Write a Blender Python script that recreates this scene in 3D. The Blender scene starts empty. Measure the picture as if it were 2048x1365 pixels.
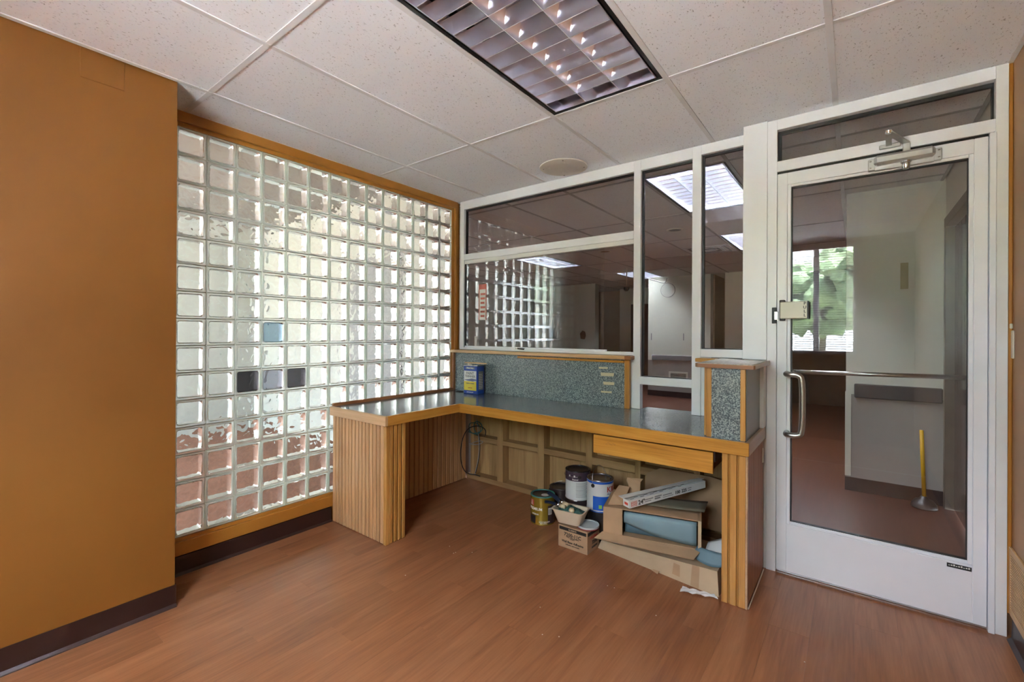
import bpy, bmesh, math, random
from mathutils import Vector, Matrix
random.seed(7)
C = bpy.context.scene.collection
S = bpy.context.scene
PI = math.pi

# ------------------------------------------------------------------ camera
CAMH = 1.2939
YAW, PITCH, ROLL, FPX = 0.6516, 0.0009, 0.005, 897.875
cam = bpy.data.objects.new('camera', bpy.data.cameras.new('camera'))
C.objects.link(cam)
f = Vector((-math.sin(YAW) * math.cos(PITCH), math.cos(YAW) * math.cos(PITCH), math.sin(PITCH)))
r = Vector((math.cos(YAW), math.sin(YAW), 0))
u = r.cross(f)
r2 = r * math.cos(ROLL) + u * math.sin(ROLL)
u2 = -r * math.sin(ROLL) + u * math.cos(ROLL)
m = Matrix((r2, u2, -f)).transposed().to_4x4()
m.translation = Vector((0, 0, CAMH))
cam.matrix_world = m
cam.data.sensor_width = 36
cam.data.lens = FPX * 36 / 2048
cam.data.shift_y = -17.0 / 2048
cam.data.clip_start = 0.02
S.camera = cam

# ------------------------------------------------------------------ world, light, exposure
world = bpy.data.worlds.new('overcast_sky')
S.world = world
world.use_nodes = True
bg = world.node_tree.nodes['Background']
bg.inputs[0].default_value = (0.82, 0.92, 1.0, 1)
bg.inputs[1].default_value = 1.0
sun = bpy.data.objects.new('sun', bpy.data.lights.new('sun', 'SUN')); C.objects.link(sun)
sun.data.energy = 12.5; sun.data.angle = 0.02; sun.data.color = (1.0, 0.965, 0.93)
sun.rotation_euler = Vector((0.12, 0.30, 1.0)).to_track_quat('Z', 'Y').to_euler()
S.view_settings.view_transform = 'Standard'
S.view_settings.look = 'None'
S.view_settings.gamma = 1
S.view_settings.use_curve_mapping = False
S.view_settings.exposure = 4.9
S.cycles.max_bounces = 14
S.cycles.diffuse_bounces = 6
S.cycles.glossy_bounces = 6
S.cycles.transmission_bounces = 10
S.cycles.transparent_max_bounces = 24
S.cycles.sample_clamp_indirect = 6.0
S.cycles.caustics_reflective = False
S.cycles.blur_glossy = 0.3

# ------------------------------------------------------------------ dimensions
CEIL = 2.465
YB = 2.92            # front of the glazed partition
YD = 2.82            # front of the door frame
XL = -2.864          # face of the glass block wall
XCOL = -2.541        # face of the orange wall
XR = 0.539           # right wall
XRL = 0.552          # right wall of the lobby
YBACK = -1.1         # wall behind the camera
LINE_X = lambda i: -1.91 + (i - 2) * 0.61
LINE_Y = lambda i: 0.8473 + (i - 1) * 1.22

# ------------------------------------------------------------------ materials
MATS = {}
def new_mat(name):
    mt = bpy.data.materials.new(name); mt.use_nodes = True
    nt = mt.node_tree; nt.nodes.clear()
    out = nt.nodes.new('ShaderNodeOutputMaterial')
    MATS[name] = mt
    return mt, nt, out
def N(nt, kind, **kw):
    n = nt.nodes.new(kind)
    for k, v in kw.items():
        if k.startswith('i_'):
            key = k[2:]
            key = int(key) if key.isdigit() else key.replace('_', ' ')
            n.inputs[key].default_value = v
        else: setattr(n, k, v)
    return n
def c4(c): return (c[0], c[1], c[2], 1)
def plain(name, col, rough=0.5, metal=0.0, var=0.0, scale=6.0, bump=0.0, bscale=60.0, spec=0.5, coat=0.0):
    mt, nt, out = new_mat(name)
    b = N(nt, 'ShaderNodeBsdfPrincipled', i_Roughness=rough, i_Metallic=metal)
    b.inputs['Specular IOR Level'].default_value = spec
    b.inputs['Coat Weight'].default_value = coat
    b.inputs['Base Color'].default_value = c4(col)
    tc = N(nt, 'ShaderNodeTexCoord')
    if var > 0:
        no = N(nt, 'ShaderNodeTexNoise', i_Scale=scale, i_Detail=4.0)
        nt.links.new(tc.outputs['Object'], no.inputs['Vector'])
        rp = N(nt, 'ShaderNodeValToRGB')
        rp.color_ramp.elements[0].position = 0.3; rp.color_ramp.elements[1].position = 0.7
        rp.color_ramp.elements[0].color = c4([x * (1 - var) for x in col])
        rp.color_ramp.elements[1].color = c4([min(1, x * (1 + var)) for x in col])
        nt.links.new(no.outputs['Fac'], rp.inputs[0]); nt.links.new(rp.outputs[0], b.inputs['Base Color'])
    if bump > 0:
        nb = N(nt, 'ShaderNodeTexNoise', i_Scale=bscale, i_Detail=3.0)
        nt.links.new(tc.outputs['Object'], nb.inputs['Vector'])
        bp = N(nt, 'ShaderNodeBump', i_Strength=bump, i_Distance=0.002)
        nt.links.new(nb.outputs['Fac'], bp.inputs['Height']); nt.links.new(bp.outputs[0], b.inputs['Normal'])
    nt.links.new(b.outputs[0], out.inputs[0])
    return mt
def wood(name, dark, mid, light, axis='Z', rough=0.4, scale=1.0, rand=0.25, stretch=14.0, spec=0.5, bump=0.15):
    """grain runs along the given axis; every piece takes its own shift and tint"""
    mt, nt, out = new_mat(name)
    b = N(nt, 'ShaderNodeBsdfPrincipled', i_Roughness=rough)
    b.inputs['Specular IOR Level'].default_value = spec
    tc = N(nt, 'ShaderNodeTexCoord'); oi = N(nt, 'ShaderNodeObjectInfo')
    ad = N(nt, 'ShaderNodeVectorMath', operation='MULTIPLY_ADD')
    cmb = N(nt, 'ShaderNodeCombineXYZ')
    for k in range(3): nt.links.new(oi.outputs['Random'], cmb.inputs[k])
    nt.links.new(cmb.outputs[0], ad.inputs[0]); ad.inputs[1].default_value = (7.3, 5.1, 9.7)
    nt.links.new(tc.outputs['Object'], ad.inputs[2])
    mp = N(nt, 'ShaderNodeMapping')
    sc = [stretch * scale * 3.0] * 3; sc['XYZ'.index(axis)] = 1.6 * scale
    mp.inputs['Scale'].default_value = sc
    nt.links.new(ad.outputs[0], mp.inputs['Vector'])
    n1 = N(nt, 'ShaderNodeTexNoise', i_Scale=1.0, i_Detail=5.0, i_Distortion=0.6)
    nt.links.new(mp.outputs[0], n1.inputs['Vector'])
    mp2 = N(nt, 'ShaderNodeMapping')
    sc2 = [stretch * scale * 22.0] * 3; sc2['XYZ'.index(axis)] = 5.0 * scale
    mp2.inputs['Scale'].default_value = sc2
    nt.links.new(ad.outputs[0], mp2.inputs['Vector'])
    n2 = N(nt, 'ShaderNodeTexNoise', i_Scale=1.0, i_Detail=2.0)
    nt.links.new(mp2.outputs[0], n2.inputs['Vector'])
    mx = N(nt, 'ShaderNodeMath', operation='MULTIPLY_ADD', i_1=0.35)
    nt.links.new(n2.outputs['Fac'], mx.inputs[0]); 
    sb = N(nt, 'ShaderNodeMath', operation='MULTIPLY', i_1=0.65)
    nt.links.new(n1.outputs['Fac'], sb.inputs[0]); nt.links.new(sb.outputs[0], mx.inputs[2])
    rp = N(nt, 'ShaderNodeValToRGB')
    e = rp.color_ramp.elements
    e[0].position = 0.30; e[0].color = c4(dark); e[1].position = 0.68; e[1].color = c4(light)
    k = rp.color_ramp.elements.new(0.48); k.color = c4(mid)
    nt.links.new(mx.outputs[0], rp.inputs[0])
    hs = N(nt, 'ShaderNodeHueSaturation')
    vv = N(nt, 'ShaderNodeMapRange', i_3=1 - rand, i_4=1 + rand)
    nt.links.new(oi.outputs['Random'], vv.inputs[0]); nt.links.new(vv.outputs[0], hs.inputs['Value'])
    nt.links.new(rp.outputs[0], hs.inputs['Color']); nt.links.new(hs.outputs[0], b.inputs['Base Color'])
    bp = N(nt, 'ShaderNodeBump', i_Strength=bump, i_Distance=0.001)
    nt.links.new(n2.outputs['Fac'], bp.inputs['Height']); nt.links.new(bp.outputs[0], b.inputs['Normal'])
    nt.links.new(b.outputs[0], out.inputs[0])
    return mt
def pane_mat(name, tint=(0.93, 0.97, 0.95), ior=1.5, rough=0.0):
    mt, nt, out = new_mat(name)
    t = N(nt, 'ShaderNodeBsdfTransparent'); t.inputs[0].default_value = c4(tint)
    g = N(nt, 'ShaderNodeBsdfGlossy', i_Roughness=rough)
    fr = N(nt, 'ShaderNodeFresnel', i_IOR=ior)
    mx = N(nt, 'ShaderNodeMixShader')
    ge = N(nt, 'ShaderNodeNewGeometry'); inv = N(nt, 'ShaderNodeMath', operation='SUBTRACT', i_0=1.0); ml = N(nt, 'ShaderNodeMath', operation='MULTIPLY')
    nt.links.new(ge.outputs['Backfacing'], inv.inputs[1]); nt.links.new(fr.outputs[0], ml.inputs[0]); nt.links.new(inv.outputs[0], ml.inputs[1])
    nt.links.new(ml.outputs[0], mx.inputs[0]); nt.links.new(t.outputs[0], mx.inputs[1]); nt.links.new(g.outputs[0], mx.inputs[2])
    nt.links.new(mx.outputs[0], out.inputs[0])
    return mt
def emit(name, col, st):
    mt, nt, out = new_mat(name)
    e = N(nt, 'ShaderNodeEmission', i_Strength=st); e.inputs[0].default_value = c4(col)
    nt.links.new(e.outputs[0], out.inputs[0]); return mt
def block_glass(name, tint, wave=1.0):
    mt, nt, out = new_mat(name)
    g = N(nt, 'ShaderNodeBsdfGlass', i_Roughness=0.0, i_IOR=1.48); g.inputs[0].default_value = c4(tint)
    tc = N(nt, 'ShaderNodeTexCoord'); oi = N(nt, 'ShaderNodeObjectInfo')
    ad = N(nt, 'ShaderNodeVectorMath', operation='ADD'); sc = N(nt, 'ShaderNodeMath', operation='MULTIPLY', i_1=0.22)
    nt.links.new(oi.outputs['Random'], sc.inputs[0])
    nt.links.new(tc.outputs['Object'], ad.inputs[0]); nt.links.new(sc.outputs[0], ad.inputs[1])
    no = N(nt, 'ShaderNodeTexNoise', i_Scale=16.0, i_Detail=1.2, i_Distortion=0.5)
    nt.links.new(ad.outputs[0], no.inputs['Vector'])
    bp = N(nt, 'ShaderNodeBump', i_Strength=wave, i_Distance=0.012)
    nt.links.new(no.outputs['Fac'], bp.inputs['Height']); nt.links.new(bp.outputs[0], g.inputs['Normal'])
    nt.links.new(g.outputs[0], out.inputs[0]); return mt
def shell_mat(name, tint, clear=0.0):
    mt, nt, out = new_mat(name)
    d = N(nt, 'ShaderNodeBsdfDiffuse'); d.inputs[0].default_value = c4(tint)
    t = N(nt, 'ShaderNodeBsdfTranslucent'); t.inputs[0].default_value = c4(tint)
    g = N(nt, 'ShaderNodeBsdfGlossy', i_Roughness=0.12)
    m1 = N(nt, 'ShaderNodeMixShader', i_0=0.55); m2 = N(nt, 'ShaderNodeMixShader')
    fr = N(nt, 'ShaderNodeFresnel', i_IOR=1.45)
    nt.links.new(d.outputs[0], m1.inputs[1]); nt.links.new(t.outputs[0], m1.inputs[2])
    body = m1
    if clear:                                   # part of the light passes straight through the clear rim
        tr_ = N(nt, 'ShaderNodeBsdfTransparent'); tr_.inputs[0].default_value = c4(tint)
        body = N(nt, 'ShaderNodeMixShader', i_0=clear)
        nt.links.new(m1.outputs[0], body.inputs[1]); nt.links.new(tr_.outputs[0], body.inputs[2])
    nt.links.new(fr.outputs[0], m2.inputs[0]); nt.links.new(body.outputs[0], m2.inputs[1]); nt.links.new(g.outputs[0], m2.inputs[2])
    nt.links.new(m2.outputs[0], out.inputs[0]); return mt
def speckle(name, a, b_, c_, scale=330.0, rough=0.35):
    mt, nt, out = new_mat(name)
    b = N(nt, 'ShaderNodeBsdfPrincipled', i_Roughness=rough)
    tc = N(nt, 'ShaderNodeTexCoord')
    no = N(nt, 'ShaderNodeTexNoise', i_Scale=scale, i_Detail=2.0)
    nt.links.new(tc.outputs['Object'], no.inputs['Vector'])
    rp = N(nt, 'ShaderNodeValToRGB'); e = rp.color_ramp.elements
    e[0].position = 0.36; e[0].color = c4(a); e[1].position = 0.62; e[1].color = c4(c_)
    k = e.new(0.5); k.color = c4(b_)
    nt.links.new(no.outputs['Fac'], rp.inputs[0]); nt.links.new(rp.outputs[0], b.inputs['Base Color'])
    nt.links.new(b.outputs[0], out.inputs[0]); return mt
def acoustic(name, col):
    mt, nt, out = new_mat(name)
    b = N(nt, 'ShaderNodeBsdfPrincipled', i_Roughness=0.9)
    b.inputs['Specular IOR Level'].default_value = 0.2
    tc = N(nt, 'ShaderNodeTexCoord'); oi = N(nt, 'ShaderNodeObjectInfo')
    ad = N(nt, 'ShaderNodeVectorMath', operation='ADD')
    sc = N(nt, 'ShaderNodeMath', operation='MULTIPLY', i_1=11.0)
    nt.links.new(oi.outputs['Random'], sc.inputs[0]); nt.links.new(tc.outputs['Object'], ad.inputs[0]); nt.links.new(sc.outputs[0], ad.inputs[1])
    mp = N(nt, 'ShaderNodeMapping'); mp.inputs['Scale'].default_value = (170, 95, 120)
    mp.inputs['Rotation'].default_value = (0, 0, 0.5)
    nt.links.new(ad.outputs[0], mp.inputs['Vector'])
    no = N(nt, 'ShaderNodeTexNoise', i_Scale=1.0, i_Detail=2.0, i_Distortion=0.7)
    nt.links.new(mp.outputs[0], no.inputs['Vector'])
    rp = N(nt, 'ShaderNodeValToRGB'); e = rp.color_ramp.elements
    e[0].position = 0.29; e[0].color = c4([x * 0.5 for x in col]); e[1].position = 0.36; e[1].color = c4(col)
    nt.links.new(no.outputs['Fac'], rp.inputs[0]); nt.links.new(rp.outputs[0], b.inputs['Base Color'])
    bp = N(nt, 'ShaderNodeBump', i_Strength=0.5, i_Distance=0.002)
    nt.links.new(rp.outputs[0], bp.inputs['Height']); nt.links.new(bp.outputs[0], b.inputs['Normal'])
    nt.links.new(b.outputs[0], out.inputs[0]); return mt

M = MATS
plain('orange_paint', (0.222, 0.084, 0.011), 0.5, var=0.06, scale=1.6, bump=0.08, bscale=180)
plain('tan_paint', (0.42, 0.24, 0.125), 0.5, var=0.05, scale=1.6, bump=0.08, bscale=180)
plain('orange_trim', (0.42, 0.18, 0.028), 0.35, var=0.08, scale=5)
plain('vinyl_base', (0.030, 0.012, 0.010), 0.35, var=0.15, scale=5)
wood('floor_wood', (0.20, 0.075, 0.032), (0.30, 0.118, 0.050), (0.38, 0.165, 0.075), 'Y', 0.30, 1.0, 0.05, 5.0, 0.5, 0.03)
plain('floor_under', (0.06, 0.025, 0.015), 0.6, var=0.2)
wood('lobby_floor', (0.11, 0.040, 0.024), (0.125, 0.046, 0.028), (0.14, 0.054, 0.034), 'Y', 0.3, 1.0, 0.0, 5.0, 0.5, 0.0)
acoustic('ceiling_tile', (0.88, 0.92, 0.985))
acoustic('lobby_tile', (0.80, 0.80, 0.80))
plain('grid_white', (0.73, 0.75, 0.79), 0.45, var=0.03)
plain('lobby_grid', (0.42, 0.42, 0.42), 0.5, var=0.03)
plain('plenum', (0.25, 0.25, 0.25), 0.9, var=0.05)
plain('white_metal', (0.79, 0.81, 0.87), 0.32, var=0.03, scale=2.5)
plain('white_metal_dull', (0.74, 0.75, 0.77), 0.4, var=0.06, scale=3.0)
plain('gasket', (0.012, 0.012, 0.014), 0.5, var=0.1)
plain('gap_dark', (0.02, 0.02, 0.02), 0.8, var=0.1)
pane_mat('partition_glass', (0.95, 0.965, 0.96), 1.85)
pane_mat('door_glass', (0.93, 0.94, 0.935), 1.85)
pane_mat('slider_glass', (0.97, 0.985, 0.98), 1.8)
pane_mat('window_glass', (0.985, 0.99, 0.99), 1.5)
block_glass('block_glass', (0.965, 1.0, 0.975), 1.0)
block_glass('block_glass_blue', (0.55, 0.66, 0.72), 0.7)
block_glass('block_glass_dark', (0.30, 0.30, 0.31), 0.9)
block_glass('block_glass_half', (0.60, 0.62, 0.66), 1.2)
shell_mat('block_shell', (0.93, 0.99, 0.95))
shell_mat('block_rim', (0.94, 1.0, 0.955), 0.65)
plain('joint_silicone', (0.62, 0.72, 0.62), 0.5, var=0.1)
wood('oak_z', (0.34, 0.15, 0.030), (0.50, 0.245, 0.060), (0.62, 0.335, 0.10), 'Z', 0.30, 1.0, 0.10, 10.0)
wood('oak_x', (0.36, 0.155, 0.022), (0.53, 0.25, 0.042), (0.64, 0.34, 0.075), 'X', 0.30, 1.0, 0.06, 10.0)
wood('oak_y', (0.36, 0.155, 0.022), (0.53, 0.25, 0.042), (0.64, 0.34, 0.075), 'Y', 0.30, 1.0, 0.06, 10.0)
wood('oak_worn_x', (0.50, 0.29, 0.13), (0.62, 0.39, 0.20), (0.72, 0.48, 0.27), 'X', 0.32, 1.0, 0.06, 10.0)
wood('oak_worn_y', (0.42, 0.26, 0.15), (0.52, 0.34, 0.20), (0.60, 0.42, 0.27), 'Y', 0.32, 1.0, 0.06, 10.0)
wood('reed_z', (0.42, 0.22, 0.095), (0.58, 0.335, 0.155), (0.69, 0.43, 0.22), 'Z', 0.28, 1.0, 0.12, 10.0)
wood('reed_red_z', (0.22, 0.095, 0.050), (0.33, 0.155, 0.085), (0.42, 0.22, 0.13), 'Z', 0.30, 1.0, 0.10, 10.0)
wood('brown_rail_x', (0.22, 0.085, 0.03), (0.30, 0.12, 0.045), (0.36, 0.16, 0.065), 'X', 0.32, 1.0, 0.05, 8.0)
wood('brown_rail_y', (0.22, 0.085, 0.03), (0.30, 0.12, 0.045), (0.36, 0.16, 0.065), 'Y', 0.32, 1.0, 0.05, 8.0)
wood('pine_z', (0.30, 0.17, 0.07), (0.44, 0.27, 0.12), (0.53, 0.35, 0.17), 'Z', 0.6, 0.7, 0.12, 8.0)
wood('pine_x', (0.26, 0.145, 0.06), (0.38, 0.225, 0.10), (0.46, 0.29, 0.14), 'X', 0.6, 0.7, 0.12, 8.0)
speckle('counter_laminate', (0.085, 0.105, 0.115), (0.13, 0.155, 0.17), (0.19, 0.22, 0.235), 260, 0.17)
speckle('granite_laminate', (0.055, 0.075, 0.095), (0.15, 0.195, 0.215), (0.36, 0.42, 0.43), 170, 0.35)
plain('grey_panel', (0.19, 0.20, 0.19), 0.3, var=0.05)
speckle('cap_laminate', (0.30, 0.25, 0.20), (0.46, 0.40, 0.33), (0.55, 0.49, 0.42), 60, 0.3)
plain('black_frame', (0.010, 0.010, 0.012), 0.4, var=0.1)
plain('louver_metal', (0.86, 0.86, 0.96), 0.25, 1.0, var=0.03)
plain('reflector_metal', (0.78, 0.77, 0.84), 0.3, 1.0, var=0.05)
plain('tube_off', (0.75, 0.76, 0.78), 0.3, var=0.02)
emit('tube_fill', (0.72, 0.87, 1.0), 30.0)  # glow of the added out-of-view troffers that brighten room and lobby
emit('tube_lobby', (0.90, 0.96, 1.0), 8.0)
plain('aluminium', (0.62, 0.62, 0.63), 0.34, 1.0, var=0.05, scale=30)
plain('steel_satin', (0.48, 0.47, 0.45), 0.32, 1.0, var=0.06, scale=40)
plain('chrome', (0.72, 0.72, 0.72), 0.14, 1.0, var=0.03)
plain('closer_silver', (0.50, 0.50, 0.50), 0.38, 0.7, var=0.06, scale=30)
plain('speaker_plate', (0.66, 0.63, 0.57), 0.5, var=0.03)
plain('screw', (0.2, 0.17, 0.14), 0.4, 0.8, var=0.1)
plain('cream_plastic', (0.68, 0.66, 0.56), 0.4, var=0.03)
plain('grille_tan', (0.60, 0.36, 0.17), 0.45, var=0.05)
plain('grille_white', (0.70, 0.69, 0.66), 0.45, var=0.04)
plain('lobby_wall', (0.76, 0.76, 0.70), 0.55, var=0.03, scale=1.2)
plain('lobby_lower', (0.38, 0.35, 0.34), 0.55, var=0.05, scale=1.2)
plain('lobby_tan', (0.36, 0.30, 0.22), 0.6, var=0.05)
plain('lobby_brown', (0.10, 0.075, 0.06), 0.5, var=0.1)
plain('bumper_grey', (0.20, 0.20, 0.225), 0.5, var=0.05)
plain('bumper_dark', (0.07, 0.07, 0.075), 0.45, var=0.1)
plain('brown_door', (0.13, 0.10, 0.095), 0.16, var=0.1, scale=4)
plain('brown_frame', (0.17, 0.135, 0.11), 0.4, var=0.08)
plain('patch_beige', (0.50, 0.47, 0.32), 0.6, var=0.05)
plain('patch_brown', (0.23, 0.16, 0.11), 0.7, var=0.15)
plain('yellow_paint', (0.75, 0.42, 0.015), 0.4, var=0.05)
plain('black_rubber', (0.018, 0.012, 0.010), 0.45, var=0.2)
plain('brass', (0.7, 0.55, 0.3), 0.3, 1.0, var=0.05)
plain('cream_stucco', (0.345, 0.35, 0.358), 0.8, var=0.05, scale=2.5)
plain('paving_brick', (0.17, 0.072, 0.048), 0.8, var=0.25, scale=8)
plain('concrete', (0.51, 0.53, 0.56), 0.8, var=0.1, scale=2)
plain('lawn', (0.29, 0.30, 0.20), 0.9, var=0.3, scale=3)
plain('foliage', (0.13, 0.20, 0.115), 0.8, var=0.5, scale=4)
plain('bark', (0.12, 0.09, 0.07), 0.9, var=0.2)
plain('blind_slat', (0.70, 0.66, 0.66), 0.5, var=0.02)
plain('mullion_grey', (0.30, 0.29, 0.30), 0.5, var=0.05)
plain('cardboard', (0.42, 0.275, 0.165), 0.75, var=0.08, scale=9)
plain('cardboard_pale', (0.52, 0.39, 0.26), 0.75, var=0.07, scale=9)
plain('cardboard_edge', (0.33, 0.21, 0.12), 0.8, var=0.1)
plain('blue_foam', (0.19, 0.30, 0.36), 0.55, var=0.05, scale=5)
plain('blue_foam_dark', (0.10, 0.18, 0.235), 0.55, var=0.05, scale=5)
plain('white_foam', (0.62, 0.66, 0.68), 0.5, var=0.04)
plain('olive_card', (0.155, 0.145, 0.105), 0.55, var=0.1, scale=7)
plain('paper_white', (0.72, 0.73, 0.76), 0.6, var=0.04, scale=30)
plain('box_white', (0.66, 0.68, 0.69), 0.5, var=0.03)
plain('print_black', (0.02, 0.02, 0.02), 0.5, var=0.1)
plain('print_grey', (0.20, 0.21, 0.23), 0.6, var=0.1)
plain('print_red', (0.48, 0.05, 0.035), 0.5, var=0.05)
plain('print_white', (0.75, 0.74, 0.70), 0.5, var=0.03)
plain('can_metal', (0.35, 0.35, 0.36), 0.25, 0.9, var=0.1)
plain('can_gold', (0.34, 0.235, 0.03), 0.22, 0.45, var=0.06)
plain('can_black', (0.020, 0.018, 0.020), 0.3, var=0.2)
plain('can_purple', (0.055, 0.035, 0.060), 0.4, var=0.1)
plain('can_brown', (0.045, 0.028, 0.030), 0.4, var=0.2)
plain('can_white', (0.60, 0.62, 0.64), 0.35, var=0.03)
plain('can_blue', (0.012, 0.10, 0.50), 0.35, var=0.05)
plain('can_teal', (0.05, 0.22, 0.20), 0.4, var=0.1)
plain('label_green', (0.25, 0.55, 0.12), 0.4, var=0.05)
plain('label_yellow', (0.75, 0.62, 0.06), 0.4, var=0.05)
plain('label_pale', (0.70, 0.72, 0.72), 0.4, var=0.03)
plain('label_slate', (0.15, 0.18, 0.32), 0.4, var=0.05)
plain('thinner_blue', (0.008, 0.055, 0.38), 0.3, var=0.06)
plain('lid_pale', (0.48, 0.53, 0.55), 0.3, var=0.06)
plain('lid_red', (0.22, 0.03, 0.03), 0.5, var=0.2)
plain('tray_cream', (0.60, 0.50, 0.39), 0.45, var=0.06)
plain('cloth_green', (0.05, 0.14, 0.13), 0.7, var=0.5, scale=40, bump=0.5, bscale=200)
plain('brush_navy', (0.012, 0.022, 0.05), 0.3, var=0.1)
plain('bristle_cream', (0.62, 0.50, 0.34), 0.8, var=0.2, scale=60)
plain('cable_black', (0.012, 0.012, 0.014), 0.4, var=0.1)
plain('cable_grey', (0.34, 0.34, 0.34), 0.45, var=0.1)
plain('cable_teal', (0.03, 0.13, 0.13), 0.45, var=0.1)
plain('tape_cream', (0.66, 0.60, 0.40), 0.6, var=0.06)
plain('sticker_red', (0.60, 0.16, 0.12), 0.5, var=0.08)
plain('wall_disc', (0.70, 0.70, 0.66), 0.5, var=0.02)
plain('camera_black', (0.01, 0.01, 0.01), 0.25, var=0.1)

# ------------------------------------------------------------------ mesh helpers
def wpos(o):
    p = Vector((0, 0, 0))
    while o is not None: p = p + o.location; o = o.parent
    return p
def link(name, me, mt, parent=None, loc=(0, 0, 0), smooth=False):
    if mt is not None and not me.materials: me.materials.append(M[mt])
    o = bpy.data.objects.new(name, me); C.objects.link(o)
    o.location = Vector(loc)
    if parent is not None:
        o.parent = parent
        root = parent; off = Vector((0, 0, 0))
        while root.parent is not None: off = off + root.location; root = root.parent
        o.location = Vector(loc) - (off if root.get('_rot') else wpos(parent))
    if smooth:
        for p in me.polygons: p.use_smooth = True
    return o
def tag(o, label, cat=None, group=None, kind=None):
    o['label'] = label
    if cat: o['category'] = cat
    if group: o['group'] = group
    if kind: o['kind'] = kind
    return o
def thing(name, label, cat, loc=(0, 0, 0), rz=0.0, group=None, kind=None):
    o = bpy.data.objects.new(name, None); C.objects.link(o)
    o.empty_display_size = 0.05
    o.location = loc; o.rotation_euler = (0, 0, rz)
    if rz: o['_rot'] = True
    return tag(o, label, cat, group, kind)
BOX = {}
def box_mesh(sx, sy, sz, bev, mt):
    key = (round(sx, 4), round(sy, 4), round(sz, 4), round(bev, 4), mt)
    if key in BOX: return BOX[key]
    bm = bmesh.new(); bmesh.ops.create_cube(bm, size=1)
    bmesh.ops.scale(bm, vec=(sx, sy, sz), verts=bm.verts)
    if bev > 0: bmesh.ops.bevel(bm, geom=list(bm.edges), offset=bev, segments=1, affect='EDGES', profile=0.5)
    me = bpy.data.meshes.new('box'); bm.to_mesh(me); bm.free()
    me.materials.append(M[mt]); BOX[key] = me
    return me
def box(name, lo, hi, mt, parent=None, bev=0.0):
    """box from corner lo to corner hi (scene coordinates, or local to a turned thing)"""
    s = [abs(hi[k] - lo[k]) for k in range(3)]; c = [(hi[k] + lo[k]) / 2 for k in range(3)]
    return link(name, box_mesh(s[0], s[1], s[2], min(bev, min(s) * 0.45), mt), None, parent, c)
def mesh_of(verts, faces, name='mesh'):
    me = bpy.data.meshes.new(name); me.from_pydata([tuple(v) for v in verts], [], faces); me.update()
    bm = bmesh.new(); bm.from_mesh(me); bmesh.ops.recalc_face_normals(bm, faces=bm.faces); bm.to_mesh(me); bm.free()
    return me
def multi(name, boxes, mt, parent=None):
    """one part made of several touching boxes"""
    c = [sum((b[0][k] + b[1][k]) / 2 for b in boxes) / len(boxes) for k in range(3)]
    vs, fs = [], []
    for lo, hi in boxes:
        n = len(vs)
        for z in (lo[2], hi[2]):
            for x, y in ((lo[0], lo[1]), (hi[0], lo[1]), (hi[0], hi[1]), (lo[0], hi[1])): vs.append((x - c[0], y - c[1], z - c[2]))
        for q in ((3, 2, 1, 0), (4, 5, 6, 7), (0, 1, 5, 4), (1, 2, 6, 5), (2, 3, 7, 6), (3, 0, 4, 7)): fs.append([n + k for k in q])
    return link(name, mesh_of(vs, fs), mt, parent, c)
def lathe(name, prof, mt, parent=None, loc=(0, 0, 0), seg=32, a0=0.0, a1=2 * PI, mats=None, smooth=True):
    """profile of (radius, z) turned about z"""
    full = abs(a1 - a0 - 2 * PI) < 1e-6
    n = seg if full else seg + 1
    vs, fs = [], []
    for rr, z in prof:
        for k in range(n):
            a = a0 + (a1 - a0) * k / seg
            vs.append((rr * math.cos(a), rr * math.sin(a), z))
    for i in range(len(prof) - 1):
        for k in range(seg):
            k2 = (k + 1) % n
            fs.append((i * n + k, i * n + k2, (i + 1) * n + k2, (i + 1) * n + k))
    me = mesh_of(vs, fs)
    bm = bmesh.new(); bm.from_mesh(me); bmesh.ops.remove_doubles(bm, verts=bm.verts, dist=1e-6)
    bmesh.ops.recalc_face_normals(bm, faces=bm.faces)
    bm.to_mesh(me); bm.free()
    o = link(name, me, mt, parent, loc)
    if smooth: autosmooth(me)
    return o
def autosmooth(me, ang=0.6):
    for p in me.polygons: p.use_smooth = True
    bm = bmesh.new(); bm.from_mesh(me)
    for e in bm.edges:
        if len(e.link_faces) == 2 and e.calc_face_angle(0) > ang: e.smooth = False
    bm.to_mesh(me); bm.free()
def tube(name, pts, rad, mt, parent=None, seg=10, closed=False, sub=0, flat=None):
    """round bar swept along points"""
    P = [Vector(p) for p in pts]
    for _ in range(sub):                       # corner cutting
        Q = [P[0]]
        for a, b in zip(P[:-1], P[1:]): Q += [a * 0.75 + b * 0.25, a * 0.25 + b * 0.75]
        Q.append(P[-1]); P = Q
    c = sum(P, Vector()) / len(P)
    vs, fs = [], []
    prev = None
    for i, p in enumerate(P):
        t = (P[min(i + 1, len(P) - 1)] - P[max(i - 1, 0)]).normalized()
        if prev is None:
            a = Vector((0, 0, 1)) if abs(t.z) < 0.9 else Vector((1, 0, 0))
            n1 = t.cross(a).normalized()
        else:
            n1 = (prev - t * prev.dot(t)).normalized()
        prev = n1; n2 = t.cross(n1)
        for k in range(seg):
            a = 2 * PI * k / seg
            vs.append(p - c + n1 * (rad * math.cos(a)) + n2 * (rad * math.sin(a)))
    for i in range(len(P) - 1):
        for k in range(seg):
            k2 = (k + 1) % seg
            fs.append((i * seg + k, i * seg + k2, (i + 1) * seg + k2, (i + 1) * seg + k))
    fs.append(tuple(range(seg))[::-1]); fs.append(tuple(range((len(P) - 1) * seg, len(P) * seg)))
    return link(name, mesh_of(vs, fs), mt, parent, c, smooth=True)
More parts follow.
